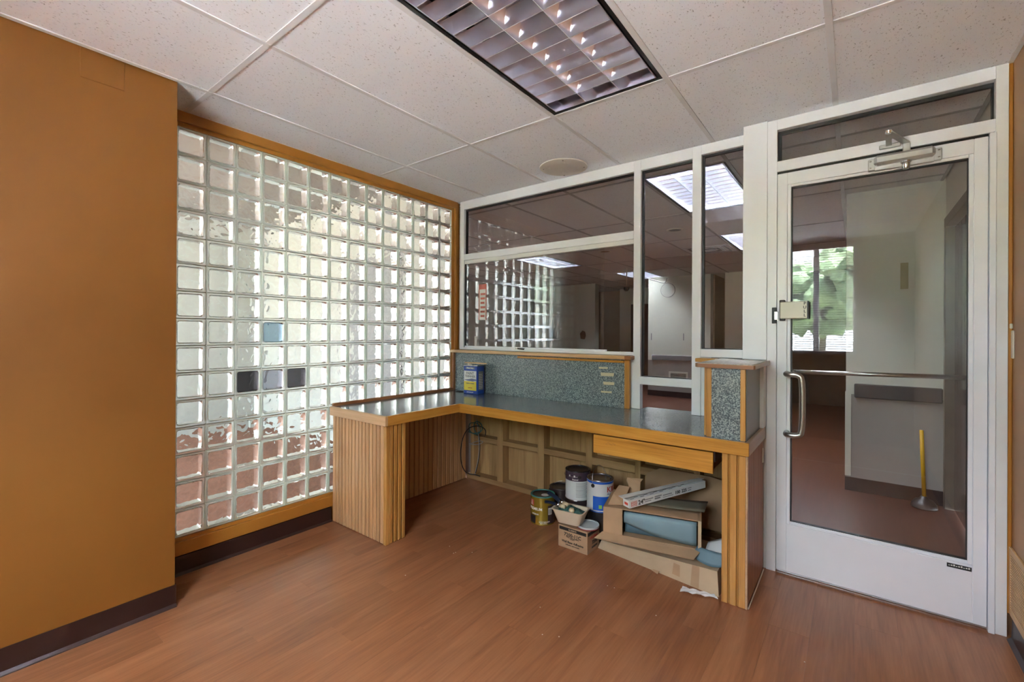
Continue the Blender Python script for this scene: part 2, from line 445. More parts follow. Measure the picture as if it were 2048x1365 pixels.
def prism(name, poly, axis, a, b, mt, parent=None, bev=0.0):
    """polygon (two coordinates) pushed along an axis from a to b"""
    def P(q, t):
        return {'X': (t, q[0], q[1]), 'Y': (q[0], t, q[1]), 'Z': (q[0], q[1], t)}[axis]
    vs = [P(q, a) for q in poly] + [P(q, b) for q in poly]
    c = [sum(v[k] for v in vs) / len(vs) for k in range(3)]
    n = len(poly)
    fs = [tuple(range(n)), tuple(range(n, 2 * n))[::-1]] + [(k, (k + 1) % n, n + (k + 1) % n, n + k) for k in range(n)]
    me = mesh_of([[v[k] - c[k] for k in range(3)] for v in vs], fs)
    if bev:
        bm = bmesh.new(); bm.from_mesh(me)
        bmesh.ops.bevel(bm, geom=list(bm.edges), offset=bev, segments=1, affect='EDGES'); bm.to_mesh(me); bm.free()
    return link(name, me, mt, parent, c)
def poly_thick(name, pts, th, mt, parent=None, down=None):
    """a bent or flat sheet given by its outline in space, with real thickness"""
    P = [Vector(p) for p in pts]
    n = Vector((0, 0, 0))
    for k in range(len(P)): n += P[k].cross(P[(k + 1) % len(P)])
    n.normalize(); d = Vector(down) * th if down else n * (-th)
    c = sum(P, Vector()) / len(P)
    vs = [p - c for p in P] + [p + d - c for p in P]
    k_ = len(P)
    fs = [tuple(range(k_)), tuple(range(k_, 2 * k_))[::-1]] + [(k, k_ + k, k_ + (k + 1) % k_, (k + 1) % k_) for k in range(k_)]
    return link(name, mesh_of(vs, fs), mt, parent, c)
def sheet(name, grid, th, mt, parent=None, smooth=True):
    """curved sheet through a grid of points"""
    R, K = len(grid), len(grid[0])
    c = sum((Vector(p) for row in grid for p in row), Vector()) / (R * K)
    vs = [Vector(p) - c for row in grid for p in row]
    fs = [(i * K + j, i * K + j + 1, (i + 1) * K + j + 1, (i + 1) * K + j) for i in range(R - 1) for j in range(K - 1)]
    me = mesh_of(vs, fs)
    o = link(name, me, mt, parent, c, smooth=smooth)
    md = o.modifiers.new('thick', 'SOLIDIFY'); md.thickness = th; md.offset = 0
    return o
def text(name, body, size, mt, parent, org, xd, yd, bend=None, depth=0.0004, align='LEFT'):
    """lettering laid on a face: org = anchor, xd / yd = reading and up directions; bend = (radius) wraps it round z"""
    cu = bpy.data.curves.new('t', 'FONT'); cu.body = body; cu.size = size; cu.align_x = align; cu.extrude = depth; cu.offset = size * 0.018
    cu.resolution_u = 2
    ob = bpy.data.objects.new('t', cu); C.objects.link(ob)
    bpy.context.view_layer.update()
    me = bpy.data.meshes.new_from_object(ob.evaluated_get(bpy.context.evaluated_depsgraph_get()))
    bpy.data.objects.remove(ob); bpy.data.curves.remove(cu)
    xd, yd = Vector(xd).normalized(), Vector(yd).normalized(); nd = xd.cross(yd)
    org = Vector(org)
    out = []
    for v in me.vertices:
        if bend is None: q = org + xd * v.co.x + yd * v.co.y + nd * v.co.z
        else:
            R_, ang, z0 = bend                      # radius, start angle, height
            a = ang + v.co.x / R_
            q = org + Vector(((R_ + v.co.z) * math.cos(a), (R_ + v.co.z) * math.sin(a), z0 + v.co.y))
        out.append(q)
    c = sum(out, Vector()) / max(1, len(out))
    for v, q in zip(me.vertices, out): v.co = q - c
    me.update(); me.materials.clear()
    return link(name, me, mt, parent, c)
def at(u_, v_, ax, val):
    """scene point on the plane axis = val under a pixel of the photograph"""
    d = f * FPX + r2 * (u_ - 1024) + u2 * (682.5 - 17.0 - v_)
    o = Vector((0, 0, CAMH)); t = (val - o[ax]) / d[ax]
    return o + d * t

# ================================================================== STRUCTURE
# ---- floor with separate planks
fl = thing('floor', 'reddish brown wood plank floor of the reception room', 'floor', (-1.2, 1.0, 0), kind='structure')
box('subfloor', (XL - 0.45, YBACK - 0.1, -0.06), (XR + 0.1, 3.02, -0.0085), 'floor_under', fl)
PW, PL = 0.152, 0.914
plank_meshes = {}
x = XL - 0.02; row = 0
while x < XR:
    y = YBACK - 0.02 - (row * 0.337 % PL)
    while y < 3.0:
        y0, y1 = max(y, YBACK - 0.02), min(y + PL, 3.0)
        if y1 - y0 > 0.03 and not (x + PW < XCOL - 0.02 and y1 < 0.6):
            box('plank', (x + 0.0001, y0 + 0.0001, -0.0085), (x + PW - 0.0001, y1 - 0.0001, 0.0), 'floor_wood', fl, 0.0003)
        y += PL
    x += PW; row += 1
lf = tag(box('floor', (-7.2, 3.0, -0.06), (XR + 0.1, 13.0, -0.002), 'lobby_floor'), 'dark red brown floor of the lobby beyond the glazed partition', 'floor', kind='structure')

# ---- walls of the reception room
tag(box('wall_left', (XCOL - 0.7, YBACK - 0.1, 0), (XCOL, 0.722, 2.75), 'orange_paint'), 'glossy orange painted wall standing proud at the left edge', 'wall', kind='structure')
pt = box('patched_square', (XCOL - 0.004, 0.387, 2.342), (XCOL + 0.0025, 0.53, 2.4645), 'orange_paint', bpy.data.objects['wall_left'], 0.002)
bl = thing('baseboard_left', 'dark brown vinyl cove base along the orange wall', 'baseboard', (XCOL, -0.2, 0), kind='structure')
prism('cove_strip', [(XCOL - 0.001, 0), (XCOL + 0.018, 0), (XCOL + 0.016, 0.004), (XCOL + 0.006, 0.014), (XCOL + 0.004, 0.10), (XCOL - 0.001, 0.10)], 'Y', YBACK, 0.726, 'vinyl_base', bl)
box('return_strip', (XL, 0.722, 0), (XCOL + 0.004, 0.727, 0.10), 'vinyl_base', bl)
tag(box('wall_right', (XR, YBACK - 0.1, 0), (XR + 0.12, 2.98, 2.75), 'tan_paint'), 'tan orange painted wall right of the white door', 'wall', kind='structure')
br = thing('baseboard_right', 'dark brown vinyl base at the foot of the tan wall', 'baseboard', (XR, 1.0, 0), kind='structure')
prism('cove_strip', [(XR + 0.001, 0), (XR - 0.02, 0), (XR - 0.016, 0.004), (XR - 0.006, 0.014), (XR - 0.004, 0.10), (XR + 0.001, 0.10)], 'Y', YBACK, 2.80, 'vinyl_base', br)
tag(box('trim_5', (0.523, 2.825, 0.10), (0.5395, 2.90, CEIL), 'orange_trim', bev=0.004), 'orange painted batten between the white door frame and tan wall', 'trim', kind='structure')
# wall behind the camera with its windows
wb = thing('wall_back', 'orange wall behind the viewer that holds the blinded window', 'wall', (-1, YBACK, 0), kind='structure')
WZ0, WZ1 = 1.05, 2.40
box('wall_below', (XCOL, YBACK - 0.1, 0), (XR, YBACK, WZ0), 'tan_paint', wb)
box('wall_above', (XCOL, YBACK - 0.1, WZ1), (XR, YBACK, 2.75), 'tan_paint', wb)
box('wall_pier', (0.02, YBACK - 0.1, WZ0), (XR, YBACK, WZ1), 'tan_paint', wb)
box('wall_pier', (XCOL, YBACK - 0.1, WZ0), (-1.25, YBACK, WZ1), 'tan_paint', wb)

def rear_window(name, x0, x1, label, mull):
    w = thing(name, label, 'window', ((x0 + x1) / 2, YBACK, WZ0), kind='structure')
    t = 0.035
    for nm, lo, hi in (('frame_side', (x0, 0, WZ0), (x0 + t, 0, WZ1)), ('frame_side', (x1 - t, 0, WZ0), (x1, 0, WZ1)),
                       ('frame_head', (x0 + t, 0, WZ1 - t), (x1 - t, 0, WZ1)), ('frame_sill', (x0 + t, 0, WZ0), (x1 - t, 0, WZ0 + t))):
        box(nm, (lo[0], YBACK - 0.075, lo[2]), (hi[0], YBACK - 0.03, hi[2]), 'mullion_grey', w, 0.003)
    xs = [x0 + t] + mull + [x1 - t]
    for q in mull: box('mullion', (q - 0.03, YBACK - 0.07, WZ0 + t), (q + 0.03, YBACK - 0.035, WZ1 - t), 'mullion_grey', w, 0.003)
    for a, b in zip(xs[:-1], xs[1:]): box('pane', (a + 0.005, YBACK - 0.055, WZ0 + t), (b - 0.005, YBACK - 0.05, WZ1 - t), 'window_glass', w)
    return w
rear_window('window_3', -1.25, 0.02, 'tall window with a grey mullion reflected in the door glass', [-0.385, -0.82])
bd = thing('venetian_blind', 'open pale slat blind hanging in the window reflected in the door glass', 'blind', (-0.5, YBACK, WZ0))
box('head_rail', (-1.22, YBACK + 0.004, WZ1 - 0.045), (0.0, YBACK + 0.034, WZ1 - 0.005), 'blind_slat', bd, 0.003)
sl = mesh_of([(-0.61, -0.011, -0.001), (0.61, -0.011, -0.001), (-0.61, 0, 0.002), (0.61, 0, 0.002), (-0.61, 0.011, -0.001), (0.61, 0.011, -0.001)], [(0, 1, 3, 2), (2, 3, 5, 4)])
sl.materials.append(M['blind_slat'])
for k in range(44):
    link('slat', sl, None, bd, (-0.61, YBACK + 0.019, WZ1 - 0.065 - k * 0.029)).rotation_euler = (-0.35, 0, 0)
box('bottom_rail', (-1.22, YBACK + 0.008, WZ0 + 0.02), (0.0, YBACK + 0.03, WZ0 + 0.036), 'blind_slat', bd, 0.003)
for q in (-1.05, -0.6, -0.12): box('ladder_cord', (q - 0.001, YBACK + 0.031, WZ0 + 0.03), (q + 0.001, YBACK + 0.033, WZ1 - 0.04), 'blind_slat', bd)
for nm, (a, b) in dict(one=(-1.22, -0.01)).items():     # daylight portal in the opening
    L = bpy.data.lights.new('window_portal', 'AREA'); L.shape = 'RECTANGLE'; L.size = b - a; L.size_y = WZ1 - WZ0
    L.cycles.is_portal = True
    o = bpy.data.objects.new('window_portal', L); C.objects.link(o)
    o.location = ((a + b) / 2, YBACK - 0.09, (WZ0 + WZ1) / 2); o.rotation_euler = (PI / 2, 0, 0)
tag(box('trim_6', (-1.2, 0.155, 0.0), (XR - 0.01, 0.185, 0.004), 'aluminium', bev=0.0015), 'thin metal seam strip across the plank floor', 'trim', kind='structure')
tag(box('roof', (-7.3, YBACK - 0.1, 2.75), (XR + 0.12, 13.1, 2.85), 'plenum'), 'roof slab above the suspended ceilings', 'roof', kind='structure')

# ---- suspended ceilings: tiles and tees
def ceiling(name, label, x0, x1, y0, y1, tile_mat, skip, tee):
    ce = thing(name, label, 'ceiling', ((x0 + x1) / 2, (y0 + y1) / 2, CEIL), kind='structure')
    xs = [x0] + [LINE_X(i) for i in range(-8, 8) if x0 + 0.02 < LINE_X(i) < x1 - 0.02] + [x1]
    ys = [y0] + [LINE_Y(i) for i in range(-8, 14) if y0 + 0.02 < LINE_Y(i) < y1 - 0.02] + [y1]
    for a, b in zip(xs[:-1], xs[1:]):
        for c, d in zip(ys[:-1], ys[1:]):
            mx, my = (a + b) / 2, (c + d) / 2
            if any(s[0] < mx < s[1] and s[2] < my < s[3] for s in skip): continue
            box('ceiling_tile', (a + 0.004, c + 0.004, CEIL + 0.004), (b - 0.004, d - 0.004, CEIL + 0.018), tile_mat, ce, 0.0015)
    for q in xs[1:-1]: box('main_tee', (q - 0.012, y0, CEIL - 0.001), (q + 0.012, y1, CEIL + 0.0035), tee, ce, 0.0008)
    for q in ys[1:-1]:
        for a, b in zip(xs[:-1], xs[1:]): box('cross_tee', (a + 0.012, q - 0.012, CEIL - 0.0005), (b - 0.012, q + 0.012, CEIL + 0.0035), tee, ce, 0.0008)
    for lo, hi in (((x0, y0), (x0 + 0.018, y1)), ((x1 - 0.018, y0), (x1, y1)), ((x0 + 0.018, y0), (x1 - 0.018, y0 + 0.018)), ((x0 + 0.018, y1 - 0.018), (x1 - 0.018, y1))):
        box('wall_angle', (lo[0], lo[1], CEIL - 0.0012), (hi[0], hi[1], CEIL + 0.0035), tee, ce, 0.0005)
    return ce
FIX = [(LINE_X(3), LINE_Y(1)), (LINE_X(3), LINE_Y(-1) + 0.49)]
LFIX = [(LINE_X(3), LINE_Y(3)), (LINE_X(3), LINE_Y(5)), (LINE_X(-1) - 0.61, LINE_Y(5)), (LINE_X(-1), LINE_Y(7))]
LFIX += [(LINE_X(-1) - 1.22, LINE_Y(3))]
ceiling('ceiling', 'white acoustic tile ceiling of the reception room', XL + 0.001, XR - 0.001, YBACK, 2.965, 'ceiling_tile', [(a, a + 0.61, b, b + 1.22) for a, b in FIX], 'grid_white')
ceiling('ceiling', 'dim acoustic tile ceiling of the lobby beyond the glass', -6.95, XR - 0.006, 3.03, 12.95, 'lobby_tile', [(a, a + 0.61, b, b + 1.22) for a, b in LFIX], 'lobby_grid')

# ---- fluorescent troffers with parabolic louvers
def arc_sheet(c0, c1, zb, zt, w, side):
    pass
def blade_mesh(length, axis, zb, zt, wt, mt, cx=0.0):
    """parabolic blade: knife edge below, wide above"""
    prof = []
    n = 5
    for k in range(n + 1):
        t = k / n
        prof.append((0.0016 + (wt - 0.0016) * t * t, zb + (zt - zb) * t))
    poly = [(-a, z) for a, z in reversed(prof)] + [(a, z) for a, z in prof]
    def P(q, t): return (t, q[0], q[1]) if axis == 'X' else (q[0], t, q[1])
    vs = [P(q, -length / 2) for q in poly] + [P(q, length / 2) for q in poly]
    k_ = len(poly)
    fs = [tuple(range(k_)), tuple(range(k_, 2 * k_))[::-1]] + [(k, (k + 1) % k_, k_ + (k + 1) % k_, k_ + k) for k in range(k_)]
    me = mesh_of(vs, fs); me.materials.append(M[mt]); me.materials.append(M['grid_white'])
    for p in me.polygons:
        if p.normal.z < -0.9: p.material_index = 1          # white painted on for the light caught by the metal's lower edge
    autosmooth(me, 0.9)
    return me
CROSS = blade_mesh(0.536, 'X', 0.004, 0.062, 0.024, 'louver_metal')
LONG = blade_mesh(1.146, 'Y', 0.0035, 0.065, 0.030, 'louver_metal')
def troffer(name, x0, y0, lit, label, group=None):
    t = thing(name, label, 'ceiling light', (x0 + 0.305, y0 + 0.61, CEIL), group=group)
    x1, y1 = x0 + 0.61, y0 + 1.22
    e = 0.012
    z0, z1 = CEIL + 0.002, CEIL + 0.12
    box('housing_side', (x0 + e, y0 + e, z0), (x0 + e + 0.016, y1 - e, z1), 'black_frame', t)
    box('housing_side', (x1 - e - 0.016, y0 + e, z0), (x1 - e, y1 - e, z1), 'black_frame', t)
    box('housing_end', (x0 + e + 0.016, y0 + e, z0), (x1 - e - 0.016, y0 + e + 0.016, z1), 'black_frame', t)
    box('housing_end', (x0 + e + 0.016, y1 - e - 0.016, z0), (x1 - e - 0.016, y1 - e, z1), 'black_frame', t)
    box('reflector', (x0 + e, y0 + e, z1), (x1 - e, y1 - e, z1 + 0.01), 'reflector_metal', t)
    a0, a1, b0, b1 = x0 + 0.036, x1 - 0.036, y0 + 0.036, y1 - 0.036
    lv = box('louver_frame', (a0 - 0.001, b0, z0), (a0 + 0.004, b1, z0 + 0.062), 'louver_metal', t)
    box('louver_frame', (a1 - 0.004, b0, z0), (a1 + 0.001, b1, z0 + 0.062), 'louver_metal', t)
    box('louver_frame', (a0 + 0.004, b0 - 0.001, z0), (a1 - 0.004, b0 + 0.004, z0 + 0.062), 'louver_metal', t)
    box('louver_frame', (a0 + 0.004, b1 - 0.004, z0), (a1 - 0.004, b1 + 0.001, z0 + 0.062), 'louver_metal', t)
    n = 12
    for k in range(1, n):
        link('cross_blade', CROSS, None, t, ((a0 + a1) / 2, b0 + (b1 - b0) * k / n, CEIL))
    for k in (1, 2):
        link('long_blade', LONG, None, t, (a0 + (a1 - a0) * k / 3, (b0 + b1) / 2, CEIL))
    for k in range(3):
        cx = a0 + (a1 - a0) * (k + 0.5) / 3
        o = tube('fluorescent_tube', [(cx, b0 + 0.01, CEIL + 0.092), (cx, b1 - 0.01, CEIL + 0.092)], 0.014, lit or 'tube_off', t, 12)
    return t
troffer('ceiling_light', FIX[0][0], FIX[0][1], False, 'unlit troffer with mirror louver cells in the reception ceiling')
for k, (a, b) in enumerate(FIX[1:]): troffer('ceiling_light', a, b, 'tube_fill', ('unseen lit troffer added behind the viewer to brighten the room', 'second unseen lit troffer added behind the viewer near the orange wall')[k])  # fill light: troffer added out of view to light the room
troffer('ceiling_light', LFIX[0][0], LFIX[0][1], 'tube_lobby', 'large lit louvered troffer just behind the tall narrow panes')
troffer('ceiling_light', LFIX[1][0], LFIX[1][1], 'tube_lobby', 'lit louvered troffer beyond the air diffuser in the lobby')
troffer('ceiling_light', LFIX[2][0], LFIX[2][1], 'tube_lobby', 'lit louvered troffer seen above the sliding service window')
troffer('ceiling_light', LFIX[3][0], LFIX[3][1], 'tube_lobby', 'small distant lit troffer at the lobby back corner')

troffer('ceiling_light', LFIX[4][0], LFIX[4][1], 'tube_fill', 'unseen lit troffer added left of the partition glass to brighten the lobby')  # extra troffer added out of view to lift the lobby light

# ---- glass block wall
gb = thing('window_1', 'glass block wall with fourteen columns of wavy clear blocks', 'window', (XL, 1.83, 0.19), kind='structure')
MOD = 0.1464; Y0G = 0.806; ZTOP = 2.388
def rrect(h, rad, n=4):
    pts = []
    for cx, cy, a in ((1, 1, 0), (-1, 1, 90), (-1, -1, 180), (1, -1, 270)):
        for k in range(n + 1):
            t = math.radians(a + 90 * k / n)
            pts.append((cx * (h - rad) + rad * math.cos(t), cy * (h - rad) + rad * math.sin(t)))
    return pts
def block_mesh():
    rings = [(0.0726, 0.002, -0.010), (0.0726, 0.002, 0.0), (0.0700, 0.004, 0.0035), (0.0620, 0.012, 0.0035), (0.0585, 0.011, -0.001),
             (0.0570, 0.011, -0.012), (0.0610, 0.008, -0.072)]
    vs, fs = [], []
    n = None
    for h, rad, d in rings:
        p = rrect(h, rad); n = len(p)
        vs += [(d, a, b) for a, b in p]
    for i in range(len(rings) - 1):
        for k in range(n): fs.append((i * n + k, i * n + (k + 1) % n, (i + 1) * n + (k + 1) % n, (i + 1) * n + k))
    me = mesh_of(vs, fs, 'glass_block'); me.materials.append(M['block_rim']); me.materials.append(M['block_shell'])
    for p in me.polygons: p.material_index = 1 if p.index >= 5 * n else 0
    autosmooth(me, 0.5)
    return me
BM = block_mesh()
PANES = {k: box_mesh(0.007, 0.117, 0.117, 0.0, k).copy() for k in ('block_glass', 'block_glass_blue', 'block_glass_dark', 'block_glass_half')}
SPECIAL = {(9, 2): ('block_glass_dark', 'dark opaque block face'), (9, 3): ('block_glass_half', 'greyish block face'), (9, 4): ('block_glass_dark', 'dark block face beside the greyish one'), (7, 3): ('block_glass_blue', 'blue grey block face')}
for i in range(15):
    for j in range(14):
        c = (XL, Y0G + (j + 0.5) * MOD, ZTOP - (i + 0.5) * MOD)
        o = link('glass_block', BM, None, gb, c)
        k, lab = SPECIAL.get((i, j), ('block_glass', None))
        p = link('block_pane', PANES[k], None, o, (c[0] - 0.013, c[1], c[2]))
        if lab: p['label'] = lab
ZBOT = ZTOP - 15 * MOD
for i in range(16):
    z = ZTOP - i * MOD
    box('joint', (XL - 0.012, Y0G, z - 0.0010), (XL - 0.001, Y0G + 14 * MOD, z + 0.0010), 'joint_silicone', gb)
for j in range(15):
    y = Y0G + j * MOD
    box('joint', (XL - 0.012, y - 0.0010, ZBOT), (XL - 0.001, y + 0.0010, ZTOP), 'joint_silicone', gb)
YEND = Y0G + 14 * MOD
tr = thing('trim_1', 'orange wooden frame round the glass block wall', 'trim', (XL, 1.8, 0), kind='structure')
box('head_board', (XL - 0.08, 0.722, ZTOP), (XL + 0.006, YB + 0.03, CEIL + 0.1), 'orange_trim', tr)
box('head_stop', (XL - 0.02, 0.722, ZTOP + 0.022), (XL + 0.022, YB, CEIL + 0.001), 'orange_trim', tr, 0.003)
box('side_board', (XL - 0.08, YEND, 0), (XL + 0.006, YB + 0.03, ZTOP), 'orange_trim', tr)
box('side_stop', (XL + 0.0, YEND + 0.025, 0.80), (XL + 0.022, YB, ZTOP + 0.022), 'orange_trim', tr, 0.003)
box('side_board', (XL - 0.08, 0.722, 0), (XL + 0.006, Y0G, ZTOP), 'orange_trim', tr)
box('sill_board', (XL - 0.08, 0.722, 0.0), (XL + 0.010, YB, ZBOT), 'orange_trim', tr)
box('sill_nosing', (XL - 0.02, 0.722, 0.10), (XL + 0.024, YB, ZBOT - 0.018), 'orange_trim', tr, 0.004)
b2 = thing('baseboard_front', 'dark brown vinyl base under the glass block wall', 'baseboard', (XL, 1.2, 0), kind='structure')
prism('cove_strip', [(XL, 0), (XL + 0.036, 0), (XL + 0.034, 0.004), (XL + 0.026, 0.014), (XL + 0.024, 0.098), (XL, 0.098)], 'Y', 0.727, 1.697, 'vinyl_base', b2)

# ---- glazed partition
gp = thing('window_2', 'white metal framed glazed partition with service window and tall panes', 'window', (-1.7, YB, 0.78), kind='structure')
YF, YK = YB, YB + 0.05
def mem(nm, x0, x1, z0, z1, y0=YF, y1=YK, mt='white_metal', bev=0.0015, par=None): return box(nm, (x0, y0, z0), (x1, y1, z1), mt, par or gp, bev)
mem('jamb', -2.822, -2.772, 1.146, CEIL)
mem('header', -2.772, -1.193, 2.392, CEIL)
mem('mullion', -1.193, -1.144, 0.786, CEIL)
mem('mullion_fin', -1.232, -1.193, 0.786, 1.112, YF + 0.012, YK)
mem('header', -1.144, -0.811, 2.392, CEIL)
mem('mullion', -0.811, -0.757, 0.786, CEIL)
mem('mullion_fin', -0.757, -0.70, 0.786, 1.148, YF + 0.012, YK)
mem('header', -0.757, -0.505, 2.405, CEIL)
mem('transom_bar', -2.772, -1.193, 1.938, 1.992)
mem('slider_track', -2.772, -1.193, 1.905, 1.938, YF + 0.010, YK, 'white_metal_dull')
mem('slider_sill', -2.772, -1.193, 1.146, 1.166, YF - 0.006, YK)
mem('low_bar', -1.144, -0.811, 0.953, 1.004)
mem('pane_sill', -0.757, -0.505, 1.150, 1.200)
def glazed(nm, x0, x1, z0, z1, y, mt, par, gk=0.012, th=0.006):
    p = box(nm, (x0, y, z0), (x1, y + th, z1), mt, par)
    g = 'gasket'
    box('gasket', (x0, y - 0.010, z0), (x0 + gk, y + 0.012, z1), g, p); box('gasket', (x1 - gk * 0.4, y - 0.010, z0), (x1, y + 0.012, z1), g, p)
    box('gasket', (x0 + gk, y - 0.010, z1 - gk), (x1 - gk * 0.4, y + 0.012, z1), g, p); box('gasket', (x0 + gk, y - 0.010, z0), (x1 - gk * 0.4, y + 0.012, z0 + gk * 0.4), g, p)
    return p
glazed('pane', -2.772, -1.193, 1.992, 2.392, YF + 0.034, 'partition_glass', gp)
glazed('pane', -1.144, -0.811, 1.004, 2.392, YF + 0.034, 'partition_glass', gp)
glazed('pane', -0.757, -0.505, 1.200, 2.405, YF + 0.034, 'partition_glass', gp)
# two sliding panes
sp = box('sliding_pane', (-2.755, YF + 0.018, 1.164), (-1.42, YF + 0.023, 1.908), 'slider_glass', gp)
box('pane_rail', (-2.765, YF + 0.010, 1.160), (-1.40, YF + 0.030, 1.178), 'white_metal', sp, 0.001)
sp2 = box('sliding_pane', (-2.03, YF + 0.036, 1.164), (-1.20, YF + 0.041, 1.908), 'slider_glass', gp)
mem('slider_jamb', -2.772, -2.755, 1.164, 1.908, YF + 0.012, YK, 'gasket')
mem('slider_jamb', -1.200, -1.193, 1.164, 1.908, YF + 0.012, YK, 'gasket')
lk = thing('slider_lock', 'small dark plunger lock on the sliding window rail', 'lock', (-2.18, YF, 1.166))
tube('lock_barrel', [(-2.165, YF - 0.002, 1.166), (-2.10, YF - 0.002, 1.163)], 0.007, 'gasket', lk)
lathe('lock_knob', [(0, -0.006), (0.012, -0.006), (0.012, 0.006), (0, 0.006)], 'steel_satin', lk, (-2.175, YF - 0.002, 1.167), 12)
st = thing('window_sticker', 'faded red and white vertical sticker on the sliding glass', 'sticker', (-2.56, YF + 0.017, 1.41))
box('sticker_sheet', (-2.605, YF + 0.0165, 1.405), (-2.518, YF + 0.0175, 1.715), 'print_white', st)
for lo, hi in (((-2.605, 1.405), (-2.597, 1.715)), ((-2.526, 1.405), (-2.518, 1.715)), ((-2.597, 1.67), (-2.526, 1.715))):
    box('red_border', (lo[0], YF + 0.0155, lo[1]), (hi[0], YF + 0.0165, hi[1]), 'sticker_red', st)
for k in range(6): box('red_mark', (-2.585, YF + 0.0155, 1.43 + k * 0.038), (-2.54 + 0.004 * (k % 3), YF + 0.0165, 1.448 + k * 0.038), 'sticker_red', st)
tag(box('masking_tape', (-2.655, YF + 0.0165, 1.18), (-2.628, YF + 0.0178, 1.262), 'print_white'), 'short pale tape strip low on the sliding glass', 'tape')

# white column cover left of the door
cc = thing('trim_2', 'plain white metal column cover between the panes and the door', 'trim', (-0.44, YD, 1.15), kind='structure')
box('cover_face', (-0.503, YD - 0.012, 1.152), (-0.384, YD + 0.01, CEIL), 'white_metal', cc, 0.001)
box('cover_side', (-0.503, YD + 0.01, 1.152), (-0.497, YK, CEIL), 'white_metal', cc)
box('cover_core', (-0.497, YD + 0.01, 0.0), (-0.384, YK, CEIL), 'white_metal_dull', cc)
box('lower_strip', (-0.408, 2.735, 0.788), (-0.386, YD, 1.128), 'white_metal', cc, 0.001)

# ---- door frame, transom and door
df = thing('trim_3', 'white metal door frame with a transom light above the door', 'trim', (0.07, YD, 0), kind='structure')
YDK = YD + 0.09
box('jamb', (-0.384, YD, 0), (-0.338, YDK, CEIL), 'white_metal', df, 0.0015)
box('jamb', (0.485, YD, 0), (0.524, YDK, CEIL), 'white_metal_dull', df, 0.0015)
box('jamb_stop', (0.466, YD - 0.010, 0), (0.487, YDK, 2.176), 'white_metal', df, 0.002)
box('header', (-0.338, YD, 2.408), (0.485, YDK, CEIL), 'white_metal', df, 0.0015)
box('transom_bar', (-0.338, YD, 2.180), (0.485, YDK, 2.236), 'white_metal', df, 0.0015)
box('shadow_gap', (-0.338, YD + 0.012, 2.166), (0.466, YDK, 2.181), 'gap_dark', df)
glazed('transom_pane', -0.338, 0.485, 2.236, 2.408, YD + 0.045, 'partition_glass', df, 0.016)
box('threshold', (-0.338, YD + 0.02, 0.0), (0.485, YDK + 0.02, 0.010), 'aluminium', df, 0.003)

dr = thing('door_1', 'white aluminium glass door with pull handle and push bar', 'door', (0.06, YD, 0), kind='structure')
D0, D1 = YD + 0.002, YD + 0.046
box('stile', (-0.336, D0, 0.016), (-0.289, D1, 2.166), 'white_metal', dr, 0.002)
box('stile', (0.420, D0, 0.016), (0.464, D1, 2.166), 'white_metal', dr, 0.002)
box('top_rail', (-0.289, D0, 2.102), (0.420, D1, 2.166), 'white_metal', dr, 0.002)
br_ = box('bottom_rail', (-0.289, D0, 0.016), (0.420, D1, 0.272), 'white_metal', dr, 0.002)
for lo, hi in (((-0.289, 0.272), (-0.273, 2.102)), ((0.404, 0.272), (0.420, 2.102)), ((-0.273, 2.088), (0.404, 2.102)), ((-0.273, 0.272), (0.404, 0.286))):
    box('glazing_bead', (lo[0], D0 + 0.006, lo[1]), (hi[0], D1 - 0.006, hi[1]), 'white_metal', dr, 0.002)
glazed('pane', -0.273, 0.404, 0.286, 2.088, YD + 0.026, 'door_glass', dr, 0.006)
# pull handle
ph = tube('pull_handle', [(-0.288, D0, 1.083), (-0.288, D0 - 0.05, 1.083), (-0.273, D0 - 0.066, 1.083), (-0.232, D0 - 0.066, 1.083), (-0.212, D0 - 0.066, 1.063), (-0.212, D0 - 0.066, 0.785),
                         (-0.232, D0 - 0.066, 0.765), (-0.273, D0 - 0.066, 0.765), (-0.288, D0 - 0.05, 0.765), (-0.288, D0, 0.765)], 0.0145, 'steel_satin', dr, 14, sub=2)
# push bar on the far face
pb = tube('push_bar', [(-0.262, D1 + 0.045, 1.088), (0.414, D1 + 0.045, 1.098)], 0.011, 'steel_satin', dr, 14)
for q in (-0.262, 0.414): tube('bar_bracket', [(q, D1, 1.09), (q, D1 + 0.05, 1.09)], 0.010, 'steel_satin', pb, 10)
# lock paddle with PULL
pd = box('lock_paddle', (-0.318, D0 - 0.040, 1.377), (-0.192, D0 - 0.026, 1.467), 'cream_plastic', dr, 0.004)
box('paddle_edge', (-0.196, D0 - 0.041, 1.375), (-0.1895, D0 - 0.018, 1.469), 'gasket', pd)
box('paddle_mount', (-0.322, D0 - 0.028, 1.366), (-0.296, D0, 1.478), 'gasket', pd, 0.003)
for k, ch in enumerate('PULL'): text('letter', ch, 0.021, 'print_black', pd, (-0.206, D0 - 0.0405, 1.449 - k * 0.0205), (1, 0, 0), (0, 0, 1), align='CENTER')
sk = box('strike_plate', (-0.360, YD - 0.003, 1.352), (-0.338, YD + 0.004, 1.44), 'gasket', dr, 0.002)
box('latch_bolt', (-0.349, YD - 0.006, 1.372), (-0.330, YD + 0.004, 1.418), 'steel_satin', sk, 0.002)
# maker's plate
np_ = box('maker_plate', (0.337, D0 - 0.0015, 0.244), (0.417, D0, 0.262), 'gasket', dr)
for k in range(9): box('plate_mark', (0.342 + k * 0.008, D0 - 0.002, 0.2515), (0.3475 + k * 0.008, D0 - 0.0014, 0.2515 + 0.003 + 0.002 * (k % 3)), 'print_white', np_)
